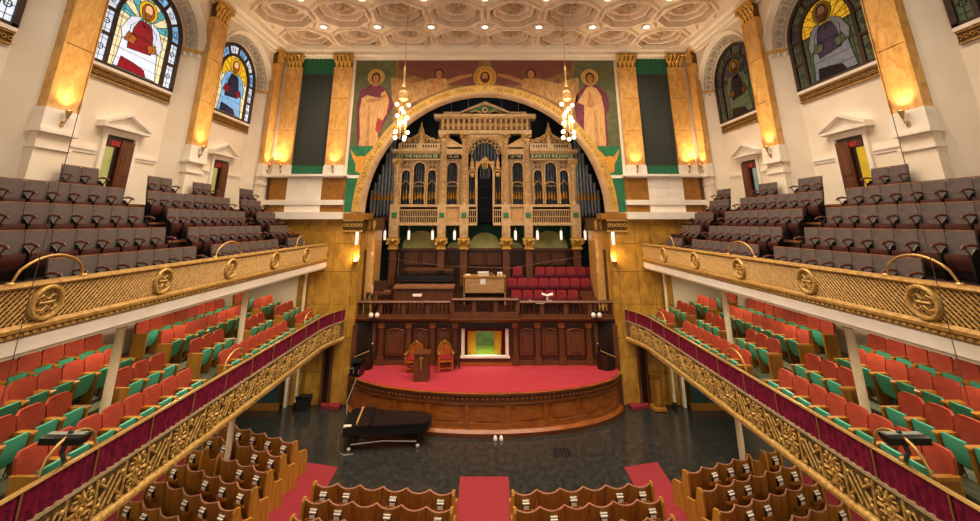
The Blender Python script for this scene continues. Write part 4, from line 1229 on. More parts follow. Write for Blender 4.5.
# ================================================================== PIPE ORGAN
YO = 22.0
og = thing('pipe_organ', 'carved and gilded pipe organ case filling the arch above the stage', 'organ', (0, YO, 5.8))
TO = lambda x, y, z: (x, YO+y, z)
def pipe_mesh(r, z0, z1, mouth):
    m = MB(); m.lathe([(r*.35, 0), (r, .25), (r, z1-z0), (r*.85, z1-z0+.005)], n=10); return m
def pipe(x, y, r, z0, z1, mouth=None, par=og, mt='organ_pipe'):
    m = MB(TO); m.lathe([(r*.5, z0), (r, z0+.2), (r, z1), (r*.8, z1+.01)], (x, y, 0), 10)
    p = m.build('organ_pipe', mt, par, 40)
    if mouth:
        m = MB(TO); m.lathe([(r*1.06, mouth), (r*1.06, mouth+.16)], (x, y, 0), 10); m.prism([(x-r*.7, mouth+.16), (x+r*.7, mouth+.16), (x, mouth+.46)], 'y', y-r*1.08, y-r*.7)
        m.build('pipe_mouth', 'pipe_mouth', p, 40)
    return p
m = MB(TO); m.box(-4.85, 4.85, .55, .75, 7.0, 10.4); m.box(-2.6, 2.6, .55, .75, 10.4, 11.8); m.build('case_back', 'organ_dark', og)
def arch_screen(x0, x1, z0, z1, xa, xb, ztop, zb=8.02, y0=0.0, y1=.14, name='screen'):
    r = (xb-xa)/2; m = MB(TO); m.arch(x0, x1, z0, z1, (xa+xb)/2, r, ztop-r, zb, y0, y1, 12); return m.build(name, 'organ_shade', og, 40)
def edge_arc(xa, xb, zt, y, par):
    r = (xb-xa)/2; m = MB(TO); m.ring([(r, y+.02), (r, y-.03), (r+.05, y-.03), (r+.05, y+.02)], ((xa+xb)/2, zt-r), 0, pi, 12)
    m.box(xa-.05, xa, y-.03, y+.02, 8.05, zt-r); m.box(xb, xb+.05, y-.03, y+.02, 8.05, zt-r); m.build('arch_bead', 'organ_carved', par)
def column(x, z0, z1, w, par=og):
    m = MB(TO); m.box(x-w/2, x+w/2, -.02, .2, z0, z1-.35); m.lathe([(w*.50, z0), (w*.50, z0+.08), (w*.42, z0+.14), (w*.42, z0+(z1-z0)*.3), (w*.47, z0+(z1-z0)*.31), (w*.47, z0+(z1-z0)*.33), (w*.40, z0+(z1-z0)*.34), (w*.36, z1-.35)], (x, -.04, 0), 12)
    c = m.build('column', 'organ_gold', par, 40)
    m = MB(TO)
    k = z0+.1
    i = 0
    while k < z1-.5:
        q = 1 if i % 2 else -1
        m.tube([(x-q*w*.32, -.18, k), (x, -.21, k+.09), (x+q*w*.32, -.18, k+.2)], .03, 5)
        m.ball((x+q*w*.2, -.18, k+.05), .035, 6, 4)
        k += .2; i += 1
    tag(m.build('carving', 'organ_carved', c), kind='stuff')
    m = MB(TO); capital(m, x-w/2, x+w/2, -.16, z1-.35, z1); m.build('capital', 'organ_carved', c)
    m = MB(TO); m.box(x-w/2-.05, x+w/2+.05, -.22, .2, z0-.12, z0); m.build('column_base', 'organ_gold', c)
def bar(xa, xb, z, gable, y=.02):
    m = MB(TO)
    if gable: m.tube([(xa, y, z), ((xa+xb)/2, y, z+.24), (xb, y, z)], .028, 5)
    else:
        r = (xb-xa)/2
        m.tube([(xa+r-r*cos(pi*i/10), y, z+.16*sin(pi*i/10)) for i in range(11)], .03, 5); m.tube([(xa, y, z-.06), (xb, y, z-.06)], .02, 5)
    m.build('tracery_bar', 'organ_carved', og)
for s in (-1, 1):
    def sx(a, b): return sorted((s*a, s*b))
    # side tower: three arched openings
    for (x0, x1, a, b, zt, gab) in ((4.50, 3.88, 4.43, 3.97, 9.80, True), (3.88, 3.12, 3.80, 3.20, 10.22, False), (3.12, 2.40, 3.04, 2.60, 9.80, True)):
        X0, X1 = sx(x0, x1); A, B = sx(a, b)
        sc = arch_screen(X0, X1, 8.0, 10.35, A, B, zt); edge_arc(A, B, zt, 0, sc)
        bar(A, B, 9.02, gab)
        n = 3 if gab else 4; w = (B-A)/n
        for k in range(n):
            pipe(A+w*(k+.5), .34, w*.44, 7.75, zt+.1 if not gab else zt, 8.25+.06*(1 if k in (1, 2) else 0))
        if gab:
            m = MB(TO); cx = (A+B)/2
            for q in (-1, 1):
                m.box(cx+q*.10-.07, cx+q*.10+.07, -.02, .0, 9.92, 10.02); spiral_pts = [(cx+q*(.12+.09*cos(i*.7)*(1-i/12)), -.03, 10.18+.09*sin(i*.7)*(1-i/12)) for i in range(11)]
                m.tube(spiral_pts, .022, 5)
            tag(m.build('spandrel_carving', 'gold_dark', sc), kind='stuff')
    column(s*4.67, 8.0, 10.38, .34)
    column(s*2.23, 8.0, 11.78, .34); column(s*1.08, 8.0, 11.78, .34)
    # bay between the columns
    A, B = sx(2.02, 1.46); X0, X1 = sx(2.08, 1.25)
    sc = arch_screen(X0, X1, 8.0, 10.40, A, B, 10.22); edge_arc(A, B, 10.22, 0, sc); bar(A, B, 9.02, False)
    w = (B-A)/4
    for k in range(4): pipe(A+w*(k+.5), .34, w*.44, 7.75, 10.3, 8.3)
    m = MB(TO); m.box(X0, X1, 0, .3, 10.62, 10.95); m.box(X0, X1, -.06, .3, 11.05, 11.15); m.build('bay_entablature', 'organ_gold', og)
    m = MB(TO); m.prism([(X0, 11.15), (X1, 11.15), (s*2.05, 11.62)], 'y', .0, .2); m.build('bay_pediment', 'organ_carved', og)
    # frieze with lettering
    X0, X1 = sx(4.86, 2.42)
    m = MB(TO); m.box(X0, X1, -.10, .5, 10.38, 10.72); fz = m.build('frieze', 'frieze_green', og)
    m = MB(TO); text_line(m, 'LET THE HEAVENS BE' if s < 0 else 'EARTH REJOICE', X0+.10, X1-.10, 10.47, -.102, .16); m.build('frieze_lettering', 'frieze_letter', fz)
    A, B = sx(2.04, 1.30)
    m = MB(TO); m.box(A, B, -.06, .4, 10.40, 10.64); fz = m.build('frieze', 'organ_dark', og)
    m = MB(TO); text_line(m, 'GLAD' if s < 0 else 'LET THE', A+.08, B-.08, 10.46, -.062, .13); m.build('frieze_lettering', 'frieze_letter', fz)
    m = MB(TO); pr = [(.5, 10.72), (-.12, 10.72), (-.22, 10.80), (-.24, 10.90), (.5, 10.95)]
    m.prism(pr, 'x', *sx(5.0, 2.42)); m.build('cornice', 'organ_gold', og)
    m = MB(TO); m.prism([(.5, 10.34), (-.14, 10.34), (-.14, 10.39), (.5, 10.39)], 'x', *sx(4.9, 2.42)); m.build('architrave', 'organ_gold', og)
    # attic with slots and scroll cresting
    m = MB(TO); m.box(*sx(4.7, 2.45), .0, .4, 10.95, 11.25); at = m.build('attic', 'organ_gold', og)
    m = MB(TO)
    for k in range(14):
        x = s*(2.65+k*.14)
        if k in (6, 7): continue
        m.box(x-.04, x+.04, -.012, .0, 11.02, 11.18)
    tag(m.build('slot_row', 'dark_wood', at), kind='stuff')
    m = MB(TO)
    cx = s*3.5
    for q in (-1, 1):
        for (dx, dz, r) in ((.28, .20, .20), (.62, .16, .15), (.92, .12, .11)):
            pts = [(cx+q*(dx+r*cos(i*.55)*(1-i/20)), .06, 11.28+dz+r*sin(i*.55)*(1-i/20)) for i in range(17)]
            m.tube(pts, .035, 5)
        m.tube([(cx+q*1.1, .06, 11.27), (cx+q*.6, .06, 11.50), (cx+q*.2, .06, 11.75), (cx, .06, 11.95)], .05, 6)
    cr = m.build('scroll_cresting', 'organ_carved', og, 50)
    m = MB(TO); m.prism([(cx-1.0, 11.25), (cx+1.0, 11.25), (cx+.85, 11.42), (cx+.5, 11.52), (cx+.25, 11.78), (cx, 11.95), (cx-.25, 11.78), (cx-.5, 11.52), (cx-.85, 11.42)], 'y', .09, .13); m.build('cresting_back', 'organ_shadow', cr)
    m = MB(TO); m.lathe([(.14, 11.25), (.16, 11.5), (.10, 11.6), (.14, 11.75), (.18, 11.9), (.12, 12.1), (.05, 12.25), (.07, 12.35), (.01, 12.5)], (cx, .1, 0), 8); m.build('finial', 'organ_carved', og, 50)
    m = MB(TO)
    for k in range(22):
        x = s*(2.5+k*.112); m.box(x-.03, x+.03, -.17, -.10, 10.66, 10.73)
    tag(m.build('dentil_course', 'organ_carved', og), kind='stuff')
    # pedestal zone with green squares, grille and consoles
    for x, w in ((4.67, .50), (2.23, .46), (1.08, .46)):
        m = MB(TO); m.box(s*x-w/2, s*x+w/2, -.26, .3, 6.95, 7.88); pd = m.build('pedestal', 'organ_gold', og)
        m = MB(TO); m.bevbox(s*x-.13, s*x+.13, -.30, -.25, 7.33, 7.59, .02); m.build('green_square', 'organ_green', pd)
        for q in (-1, 1):
            m = MB(TO); m.box(s*x+q*.15-.015, s*x+q*.15+.015, -.285, -.26, 7.31, 7.61); m.build('square_frame', 'organ_carved', pd)
        m = MB(TO); m.prism([(.2, 6.95), (-.30, 6.95), (-.28, 6.60), (-.22, 6.35), (.2, 6.30)], 'x', s*x-w/2+.02, s*x+w/2-.02); cn = m.build('console', 'organ_gold', og)
        m = MB(TO); capital(m, s*x-w/2+.02, s*x+w/2-.02, -.18, 5.84, 6.32); m.build('console_capital', 'gold_leaf', cn)
        m = MB(TO); m.box(s*x-.17, s*x+.17, -.12, .25, 3.1, 5.84); m.build('wooden_pier', 'walnut_mid', og)
    m = MB(TO); m.box(*sx(4.92, .42), -.20, .5, 7.88, 8.0); m.build('ledge', 'organ_gold', og)
    m = MB(TO); m.box(*sx(4.92, .42), -.20, .5, 6.95, 7.10); m.build('ledge', 'organ_gold', og)
    for a, b in ((4.42, 2.46), (.85, .45)):
        X0, X1 = sx(a, b); m = MB(TO); n = max(3, int((X1-X0)/.09))
        for k in range(n+1):
            x = X0+(X1-X0)*k/n; m.box(x-.014, x+.014, -.10, -.06, 7.10, 7.72)
        m.box(X0, X1, -.12, -.04, 7.70, 7.76); m.box(X0, X1, -.12, -.04, 7.38, 7.42)
        tag(m.build('grille', 'organ_gold', og), kind='stuff')
        m = MB(TO); m.box(X0, X1, .05, .1, 7.1, 7.88); m.build('grille_back', 'organ_dark', og)
    X0, X1 = sx(2.0, 1.31); m = MB(TO); m.box(X0, X1, -.08, .2, 7.1, 7.88); m.build('plain_panel', 'organ_gold', og)
    m = MB(TO); m.box(X0+.08, X1-.08, -.11, -.08, 7.2, 7.75); m.build('raised_panel', 'gold_pale', og)
    # narrow centre openings
    A, B = sx(.86, .52); X0, X1 = sx(.91, .44)
    sc = arch_screen(X0, X1, 8.0, 9.86, A, B, 9.75); edge_arc(A, B, 9.75, 0, sc)
    w = (B-A)/2
    for k in range(2): pipe(A+w*(k+.5), .34, w*.42, 7.75, 9.7, 8.3)
    m = MB(TO); m.ball((s*.69, .02, 9.55), .13, 8, 6, (1, .6, 1.0)); m.build('carved_head', 'organ_carved', sc)
    m = MB(TO); m.lathe([(.15, 9.86), (.17, 9.95), (.10, 10.05), (.12, 10.2), (.05, 10.35), (.01, 10.5)], (s*.69, .1, 0), 8); m.build('finial', 'organ_carved', og, 50)
    # flank pipes beside the case
    for k, (x, zt) in enumerate(((6.05, 8.75), (5.88, 9.15), (5.70, 9.60), (5.52, 10.1), (5.34, 10.75), (5.16, 11.5), (4.98, 11.9))):
        pipe(s*x, .30, .082, 7.40, zt, 8.25, mt='flank_pipe')
    m = MB(TO); m.box(*sx(6.85, 4.9), .1, 1.3, 7.2, 7.42); m.build('flank_ledge', 'walnut', og)
# central arch with tracery
m = MB(TO); m.arch(-1.0, 1.0, 9.86, 11.75, 0, .90, 10.66, 9.86, 0, .2, 18); ca = m.build('centre_arch', 'organ_gold', og, 40)
m = MB(TO); m.ring([(.90, .02), (.90, -.06), (.97, -.08), (1.03, -.02), (1.03, .02)], (0, 10.66), 0, pi, 20); m.build('arch_bead', 'organ_carved', ca, 40)
m = MB(TO)
for k in range(9):
    a = pi*(k+.5)/9; m.ring([(.09, -.01), (.09, -.05), (.13, -.05), (.13, -.01)], (.74*cos(a), 10.66+.74*sin(a)), 0, 2*pi, 8)
m.build('cusps', 'organ_carved', ca)
for x in (-.72, -.54, -.36, -.18, 0, .18, .36, .54, .72):
    pipe(x, .36, .08, 9.8, 10.7+.78*sqrt(1-x*x/.82))
m = MB(TO); m.box(-.40, .40, .18, .30, 7.10, 9.35); cp = m.build('centre_panel', 'organ_dark', og)
for z in (7.75, 8.35, 8.95):
    m = MB(TO); m.box(-.39, .39, .165, .18, z-.01, z+.01); m.build('panel_joint', 'lead', cp)
for x in (-.24, -.08, .08, .24): pipe(x, .30, .07, 9.2, 9.95)
m = MB(TO); m.box(-.46, -.40, -.05, .3, 7.1, 9.95); m.box(.40, .46, -.05, .3, 7.1, 9.95); m.build('centre_jamb', 'organ_gold', og)
m = MB(TO); m.prism([(-.50, 9.90), (-.50, 10.30), (-.30, 10.24), (0, 10.55), (.30, 10.24), (.50, 10.30), (.50, 9.90), (.34, 9.90), (.26, 10.12), (0, 10.22), (-.26, 10.12), (-.34, 9.90)], 'y', -.06, .1); ae = m.build('gablet', 'organ_carved', og)
m = MB(TO); m.ring([(.12, -.07), (.12, -.11), (.17, -.11), (.17, -.07)], (0, 10.03), 0, 2*pi, 12); m.ball((0, -.06, 10.03), .07, 6, 5); m.build('roundel', 'gold_leaf', ae)
# upper entablature and pediment
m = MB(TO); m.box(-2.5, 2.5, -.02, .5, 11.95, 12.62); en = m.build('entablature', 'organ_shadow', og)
m = MB(TO); m.box(-2.55, 2.55, -.10, .5, 11.78, 11.97); m.build('architrave', 'organ_gold', og)
for k in range(17):
    x = -2.32+k*.29
    m = MB(TO); m.prism([(0, 12.02), (-.08, 12.04), (-.10, 12.3), (-.20, 12.45), (-.22, 12.58), (0, 12.58)], 'x', x-.055, x+.055); m.build('bracket', 'gold_pale', en)
m = MB(TO)
for k in range(16):
    x = -2.175+k*.29; m.ring([(.05, -.02), (.05, -.06), (.085, -.06), (.085, -.02)], (x, 12.28), 0, 2*pi, 8)
tag(m.build('roundels', 'organ_carved', en), kind='stuff')
m = MB(TO); m.prism([(.5, 12.60), (-.20, 12.60), (-.34, 12.72), (-.36, 12.82), (.5, 12.90)], 'x', -2.78, 2.78); m.build('cornice', 'organ_gold', og)
m = MB(TO)
for k in range(44):
    x = -2.58+k*.12; m.box(x-.03, x+.03, -.30, -.2, 12.63, 12.70)
tag(m.build('dentil_course', 'organ_carved', og), kind='stuff')
m = MB(TO); m.box(-2.3, 2.3, .05, .5, 12.9, 13.06); m.build('blocking_course', 'organ_gold', og)
m = MB(TO); m.prism([(-1.45, 12.88), (1.45, 12.88), (0, 13.50)], 'y', .05, .4); pm = m.build('pediment', 'organ_green', og)
for q in (-1, 1):
    m = MB(TO); m.prism([(q*1.62, 12.88), (q*1.45, 12.88), (0, 13.42), (0, 13.60)], 'y', -.20, .4); m.build('raking_cornice', 'organ_gold', pm)
m = MB(TO); m.ring([(.10, -.02), (.10, -.12), (.17, -.12), (.17, -.02)], (0, 13.12), 0, 2*pi, 10)
for q in (-1, 1): m.tube([(q*.2, -.05, 12.95), (q*.5, -.08, 13.08), (q*.9, -.05, 12.97)], [.06, .05, .02], 5)
m.build('pediment_carving', 'organ_carved', pm)
for x in (-1.9, -.95, .95, 1.9):      # thin steel suspension rods above the case
    m = MB(TO); m.tube([(x, .4, 13.0), (x, .4, 14.5)], .02, 5); m.build('suspension_rod', 'chrome', og)
# cove and panelling beneath the case
cv = thing('organ_cove', 'green coved recess with wooden panelling under the organ case', 'panelling', (0, 23.3, 3.1))
m = MB(); m.box(-5.0, 5.0, 23.2, 23.35, 5.75, 7.1); m.build('cove_back', 'cove_dark', cv)
for (a, b) in ((-4.40, -2.48), (-2.0, -1.32), (-.86, .86), (1.32, 2.0), (2.48, 4.40)):
    c = (a+b)/2; r = (b-a)/2; m = MB()
    m.prism([(c+r*cos(pi*i/14), 5.76+min(1.1, r*.95)*sin(pi*i/14)) for i in range(15)], 'y', 22.9, 23.2); m.build('cove_vault', 'cove_lit_green', cv, 30)
m = MB(); m.box(-5.1, 5.1, 22.95, 23.2, 3.1, 5.70); m.build('wainscot', 'walnut', cv)
m = MB(); m.box(-5.1, 5.1, 22.85, 23.2, 5.66, 5.78); m.build('wainscot_cap', 'walnut_mid', cv)
for (a, b) in ((-4.3, -3.5), (-3.35, -2.6), (-.9, -.1), (.1, .9), (2.6, 3.35), (3.5, 4.3)):
    m = MB(); m.bevbox(a, b, 22.90, 22.95, 4.9, 5.55, .04); m.build('wainscot_panel', 'walnut_mid', cv)
# hanging glass lamps under the case
def glass_lamp(x, y, z, label):
    t = thing('tube_lamp', label, 'lamp', (x, y, z+.72), group='white tube lamps')
    m = MB(); m.lathe([(.02, .1), (.06, .12), (.07, .30), (.065, .50), (.05, .56)], (x, y, z), 10); m.build('glass_tube', 'lamp_glass', t, 50)
    m = MB(); m.lathe([(.06, .56), (.06, .62), (.015, .66), (.015, .85)], (x, y, z), 10); m.build('holder', 'gold_dark', t)
LN = ['leftmost', 'second', 'third', 'fourth', 'fifth', 'sixth', 'seventh', 'eighth']
for i, x in enumerate((-5.0, -3.8, -2.62, -1.52, 1.52, 2.62, 3.8, 5.0)):
    glass_lamp(x, 21.35, 6.15, 'white tube lamp hanging below the organ, ' + (LN[i]+' from the left' if i else 'leftmost of the row'))
for s in (-1, 1):
    t = thing('pier_lamp', 'white tube lamp on the %s marble pier of the arch' % SIDE[s], 'lamp', (s*5.62, 18.8, 6.2), group='white tube lamps')
    m = MB(); m.lathe([(.02, 0), (.07, .02), (.08, .25), (.075, .50), (.05, .56)], (s*5.62, 18.80, 6.15), 10); m.build('glass_tube', 'lamp_glass', t, 50)
    m = MB(); m.box(s*5.62-.03, s*5.62+.03, 18.8, 18.96, 6.68, 6.76); m.build('bracket', 'gold_dark', t)
    t = thing('candle_sconce', 'small lit gold sconce low on the %s pier of the arch' % SIDE[s], 'sconce', (s*5.60, 18.8, 5.4), group='gold pier sconces')
    m = MB(); m.lathe([(.02, -.16), (.09, -.04), (.13, .04), (.11, .05), (.05, -.02)], (s*5.60, 18.78, 5.45), 10); m.build('cup', 'brass', t)
    m = MB(); m.ball((s*5.60, 18.78, 5.52), .07, 8, 6); m.build('bulb', 'sconce_glow', t, 60)
    light('pier_lamp_light', 'POINT', (s*5.60, 18.70, 5.62), 22, (1, .66, .3), size=.07, parent=t)

# ================================================================== STAGE
ZS = 1.32
st = thing('stage', 'curved wooden stage platform topped with bright red carpet', 'stage', (0, 17.5, 0))
def stage_xy(f, grow=0.0):
    """f in -1..1 along the curved front"""
    a = f*pi/2*.93
    return ((5.36+grow)*sin(a), 18.95-(2.42+grow)*cos(a))
NS = 56
def stage_band(name, mt, z0, z1, g0, g1, par=st, f0=-1, f1=1, n=NS):
    m = MB(); vs = []; fs = []
    for i in range(n+1):
        f = f0+(f1-f0)*i/n
        a = stage_xy(f, g0); b = stage_xy(f, g1); c = stage_xy(f, min(g0, g1)-.12)
        vs += [(*a, z0), (*b, z1), (*c, z1), (*c, z0)]
    for i in range(n):
        for j in range(4): fs.append((i*4+j, i*4+(j+1) % 4, i*4+4+(j+1) % 4, i*4+4+j))
    fs += [(0, 1, 2, 3), (n*4+3, n*4+2, n*4+1, n*4)]
    m.add(vs, fs); return m.build(name, mt, par, 30)
stage_band('plinth', 'walnut_mid', 0, .12, .18, .18); stage_band('plinth_moulding', 'stage_wood', .12, .20, .14, .06)
stage_band('lower_rail', 'stage_wood', .20, .38, .02, .02); stage_band('front_core', 'stage_wood', .36, .98, -.03, -.03)
stage_band('upper_moulding', 'stage_wood', .92, 1.0, .03, .07)
stage_band('frieze', 'walnut_mid', 1.0, 1.24, .05, .05); stage_band('lip', 'stage_wood', 1.24, 1.31, .10, .14)
NP = 11
for k in range(NP):
    f0 = -1+2*k/NP; f1 = f0+2/NP
    stage_band('stile', 'stage_wood', .38, .93, .02, .02, st, f0, f0+.018, 1)
    stage_band('panel', 'stage_wood', .44, .87, .0, .0, st, f0+.045, f1-.027, 6)
stage_band('stile', 'stage_wood', .38, .93, .02, .02, st, .985, 1, 1)
m = MB()
for k in range(90):
    f = -.99+1.98*k/89; x, y = stage_xy(f, .06)
    m.ball((x, y, 1.12), .035, 6, 4)
tag(m.build('frieze_carving', 'stage_wood', st), kind='stuff')
pts = [stage_xy(-1+2*i/NS, .08) for i in range(NS+1)]
m = MB(); m.prism([(-5.48, 19.55), (-5.48, 18.72)]+pts+[(5.48, 18.72), (5.48, 19.55)], 'z', 1.20, 1.30); m.build('deck', 'walnut_mid', st)
pts = [stage_xy(-1+2*i/NS, .02) for i in range(NS+1)]
m = MB(); m.prism([(-5.44, 19.55), (-5.44, 18.80)]+pts+[(5.44, 18.80), (5.44, 19.55)], 'z', 1.30, ZS); m.build('carpet', 'carpet_red', st)
for s in (-1, 1):
    m = MB(); m.box(min(s*5.20, s*5.49), max(s*5.20, s*5.49), 18.62, 19.3, 0, 1.22); m.build('end_block', 'walnut_mid', st)
    m = MB(); m.box(min(s*1.2, s*5.49), max(s*1.2, s*5.49), 19.60, 19.70, 0, 2.96); m.build('back_framing', 'dark_wood', st)
m = MB(); m.box(-1.2, 1.2, 19.60, 19.70, 0, 1.40); m.build('back_framing', 'dark_wood', st)

# ---- panelled wall behind the stage
pw = thing('panelled_wall', 'dark walnut panelled wall with pilasters behind the stage', 'wall panelling', (0, 19.4, ZS))
def wbox(name, mt, x0, x1, y0, y1, z0, z1, par=pw):
    m = MB(); m.box(min(x0, x1), max(x0, x1), y0, y1, z0, z1); return m.build(name, mt, par)
YW = 19.42
for s in (-1, 1):
    wbox('backing', 'walnut', s*1.16, s*4.75, YW, YW+.15, ZS, 3.05)
    wbox('skirting', 'walnut_mid', s*1.16, s*4.75, YW-.07, YW, ZS, ZS+.16)
    wbox('top_frieze', 'walnut', s*1.16, s*4.75, YW-.05, YW, 2.78, 3.02)
    for x in (1.28, 2.24, 3.26, 4.42):
        p = wbox('pilaster_strip', 'walnut_mid', s*x-.10, s*x+.10, YW-.10, YW, ZS+.12, 2.80)
        wbox('strip_base', 'walnut_mid', s*x-.15, s*x+.15, YW-.14, YW, ZS, ZS+.30, p)
        wbox('strip_capital', 'stage_wood', s*x-.13, s*x+.13, YW-.14, YW, 2.76, 2.95, p)
    for a, b in ((1.45, 2.08), (2.42, 3.10), (3.44, 4.26)):
        x0, x1 = sorted((s*a, s*b))
        m = MB(); m.bevbox(x0, x1, YW-.05, YW, ZS+.32, 2.62, .05); p = m.build('raised_panel', 'walnut_mid', pw)
        m = MB(); m.bevbox(x0+.12, x1-.12, YW-.08, YW-.045, ZS+.44, 2.48, .03); m.build('panel_field', 'walnut_mid', p)
        m = MB(); m.tube([(x0+.05, YW-.05, 2.64), ((x0+x1)/2, YW-.07, 2.72), (x1-.05, YW-.05, 2.64)], .025, 5); m.build('panel_crest', 'stage_wood', p)
    # angled dark doorway bay
    m = MB(); m.prism([(s*4.75, YW), (s*5.55, 19.0), (s*5.60, 19.1), (s*4.80, YW+.12)], 'z', ZS, 3.02); db = m.build('door_bay', 'black_matte', pw)
    m = MB(); m.prism([(s*4.66, YW-.08), (s*4.80, YW-.12), (s*4.85, YW), (s*4.70, YW+.02)], 'z', ZS, 2.95); m.build('door_post', 'walnut_mid', pw)
    m = MB(); m.prism([(s*5.36, 18.98), (s*5.52, 18.90), (s*5.58, 19.0), (s*5.42, 19.08)], 'z', ZS, 2.95); m.build('door_post', 'walnut_mid', pw)
    m = MB(); m.prism([(s*4.98, 19.25), (s*5.28, 19.09), (s*5.29, 19.12), (s*4.99, 19.28)], 'z', ZS+.1, 2.7); m.build('door_leaf', 'dark_wood', db)
# baptistery window in the middle
bp = thing('baptistry', 'lit green and yellow baptistry opening with red curtains in the stage wall', 'baptistry', (0, YW, 1.6))
for (nm, mt, a, b, y0, y1, z0, z1) in (('frame', 'plaster_white', -1.0, -.87, YW-.12, YW+.05, 1.62, 2.72), ('frame', 'plaster_white', .87, 1.0, YW-.12, YW+.05, 1.62, 2.72),
                                       ('sill', 'plaster_white', -1.05, 1.05, YW-.14, YW+.05, 1.60, 1.68), ('header', 'dark_wood', -1.16, 1.16, YW-.08, YW+.1, 2.70, 3.02),
                                       ('dado', 'walnut_mid', -1.16, 1.16, YW-.05, YW+.05, ZS, 1.60), ('dado_base', 'stage_wood', -1.16, 1.16, YW-.10, YW, ZS, ZS+.10),
                                       ('jamb', 'walnut', -1.16, -1.0, YW-.06, YW+.1, 1.6, 2.75), ('jamb', 'walnut', 1.0, 1.16, YW-.06, YW+.1, 1.6, 2.75),
                                       ('niche_back', 'bapt_scene', -.95, .95, 20.9, 20.95, 1.3, 2.98), ('niche_floor', 'bapt_green', -.95, .95, YW+.05, 20.9, 1.45, 1.66),
                                       ('niche_wall', 'yellow_curtain', -.97, -.93, YW+.05, 20.9, 1.4, 2.98), ('niche_wall', 'yellow_curtain', .93, .97, YW+.05, 20.9, 1.4, 2.98), ('niche_ceiling', 'plaster', -.97, .97, YW+.05, 20.9, 2.96, 2.98)):
    m = MB(); m.box(a, b, y0, y1, z0, z1); m.build(nm, mt, bp)
def drape(name, mt, x0, x1, y, z0, z1, par, amp=.03, n=20, taper=0.0):
    m = MB(); vs = []; fs = []
    for i in range(n+1):
        f = i/n; yy = y+amp*sin(i*1.5)
        xb = x0+(x1-x0)*f; xt = x0+(x1-x0)*(1-taper)*f
        vs += [(xb, yy, z0), (xt, yy, z1), (xt, yy+.02, z1), (xb, yy+.02, z0)]
    for i in range(n):
        for j in range(4): fs.append((i*4+j, i*4+(j+1) % 4, i*4+4+(j+1) % 4, i*4+4+j))
    m.add(vs, fs); return m.build(name, mt, par, 60)
drape('red_curtain', 'velvet_choir', -.86, -.75, YW+.02, 1.69, 2.70, bp); drape('red_curtain', 'velvet_choir', .86, .68, YW+.02, 1.69, 2.70, bp, taper=.3)
drape('yellow_curtain', 'yellow_curtain', -.80, -.40, YW+.18, 1.66, 2.75, bp); drape('yellow_curtain', 'yellow_curtain', .80, .40, YW+.18, 1.66, 2.75, bp)
drape('valance', 'velvet_maroon', -.87, .87, YW+.01, 2.60, 2.74, bp, n=40)
light('baptistry_lamp', 'AREA', (0, YW+.30, 2.93), 24, (1, .93, .72), size=.5, parent=bp)

# ---- balustrade of the choir gallery
bl = thing('choir_balustrade', 'dark walnut balustrade with turned balusters above the stage wall', 'balustrade', (0, 19.4, 3.0))
bal_m = MB(); bal_m.lathe([(.045, 0), (.045, .05), (.025, .08), (.05, .18), (.03, .30), (.022, .36), (.045, .40), (.045, .46)], n=8)
bal_me = M(bal_m, 'baluster', 'walnut', 50)
def balus(x0, x1, y, zb, nposts):
    m = MB(); m.box(x0, x1, y-.14, y+.12, zb-.12, zb); m.build('bottom_rail', 'walnut_mid', bl)
    m = MB(); m.prism([(y-.16, zb+.46), (y-.18, zb+.50), (y-.14, zb+.55), (y+.12, zb+.55), (y+.14, zb+.46)], 'x', x0-.02, x1+.02); m.build('top_rail', 'walnut_mid', bl)
    seg = (x1-x0)/nposts
    for i in range(nposts+1):
        x = x0+seg*i
        m = MB(); m.box(x-.09, x+.09, y-.10, y+.09, zb, zb+.46); m.build('post', 'walnut_mid', bl)
        if i < nposts:
            n = max(3, int(seg/.155))
            for k in range(1, n):
                obj('baluster', bal_me, bl, (x+seg*k/n-wloc(bl)[0], y-wloc(bl)[1], zb-wloc(bl)[2]))
for s in (-1, 1):
    x0, x1 = sorted((s*1.42, s*5.55)); balus(x0, x1, 19.36, 3.27, 4)
    m = MB(); m.prism([(19.2, 3.02), (19.08, 3.08), (19.05, 3.15), (19.5, 3.15), (19.5, 3.02)], 'x', x0-.05, x1+.05); m.build('cornice', 'walnut_mid', bl)
balus(-1.40, 1.40, 19.18, 3.40, 3)
m = MB(); m.box(-1.45, 1.45, 19.02, 19.32, 3.14, 3.29); m.build('plinth', 'walnut_mid', bl)
m = MB(); m.prism([(19.02, 3.02), (18.90, 3.08), (18.88, 3.15), (19.5, 3.15), (19.5, 3.02)], 'x', -1.5, 1.5); m.build('cornice', 'walnut_mid', bl)
for i, x in enumerate((-4.7, 4.72)):
    t = thing('twin_spotlight', 'pair of small white spotlights on the %s part of the choir balustrade' % SIDE[-1 if i == 0 else 1], 'spotlight', (x, 19.06, 3.15), group='small twin spotlights')
    for q in (-.13, .13):
        m = MB(); m.lathe([(.03, 0), (.09, .05), (.10, .14), (.05, .20)], (x+q, 19.0, 3.20), 10); m.build('lamp_head', 'white', t, 50)
    m = MB(); m.box(x-.14, x+.14, 18.98, 19.03, 3.15, 3.20); m.build('base_bar', 'black', t)

# ---- choir gallery
cf = thing('choir_platform', 'stepped dark wooden choir platform behind the balustrade', 'platform', (0, 20.5, 3.0))
for (y0, z1) in ((19.55, 3.10), (20.45, 3.42), (21.05, 3.80), (21.7, 4.10)):
    m = MB(); m.box(-5.44, 5.44, y0, 23.0, 2.98, z1); m.build('platform_step', 'walnut', cf)
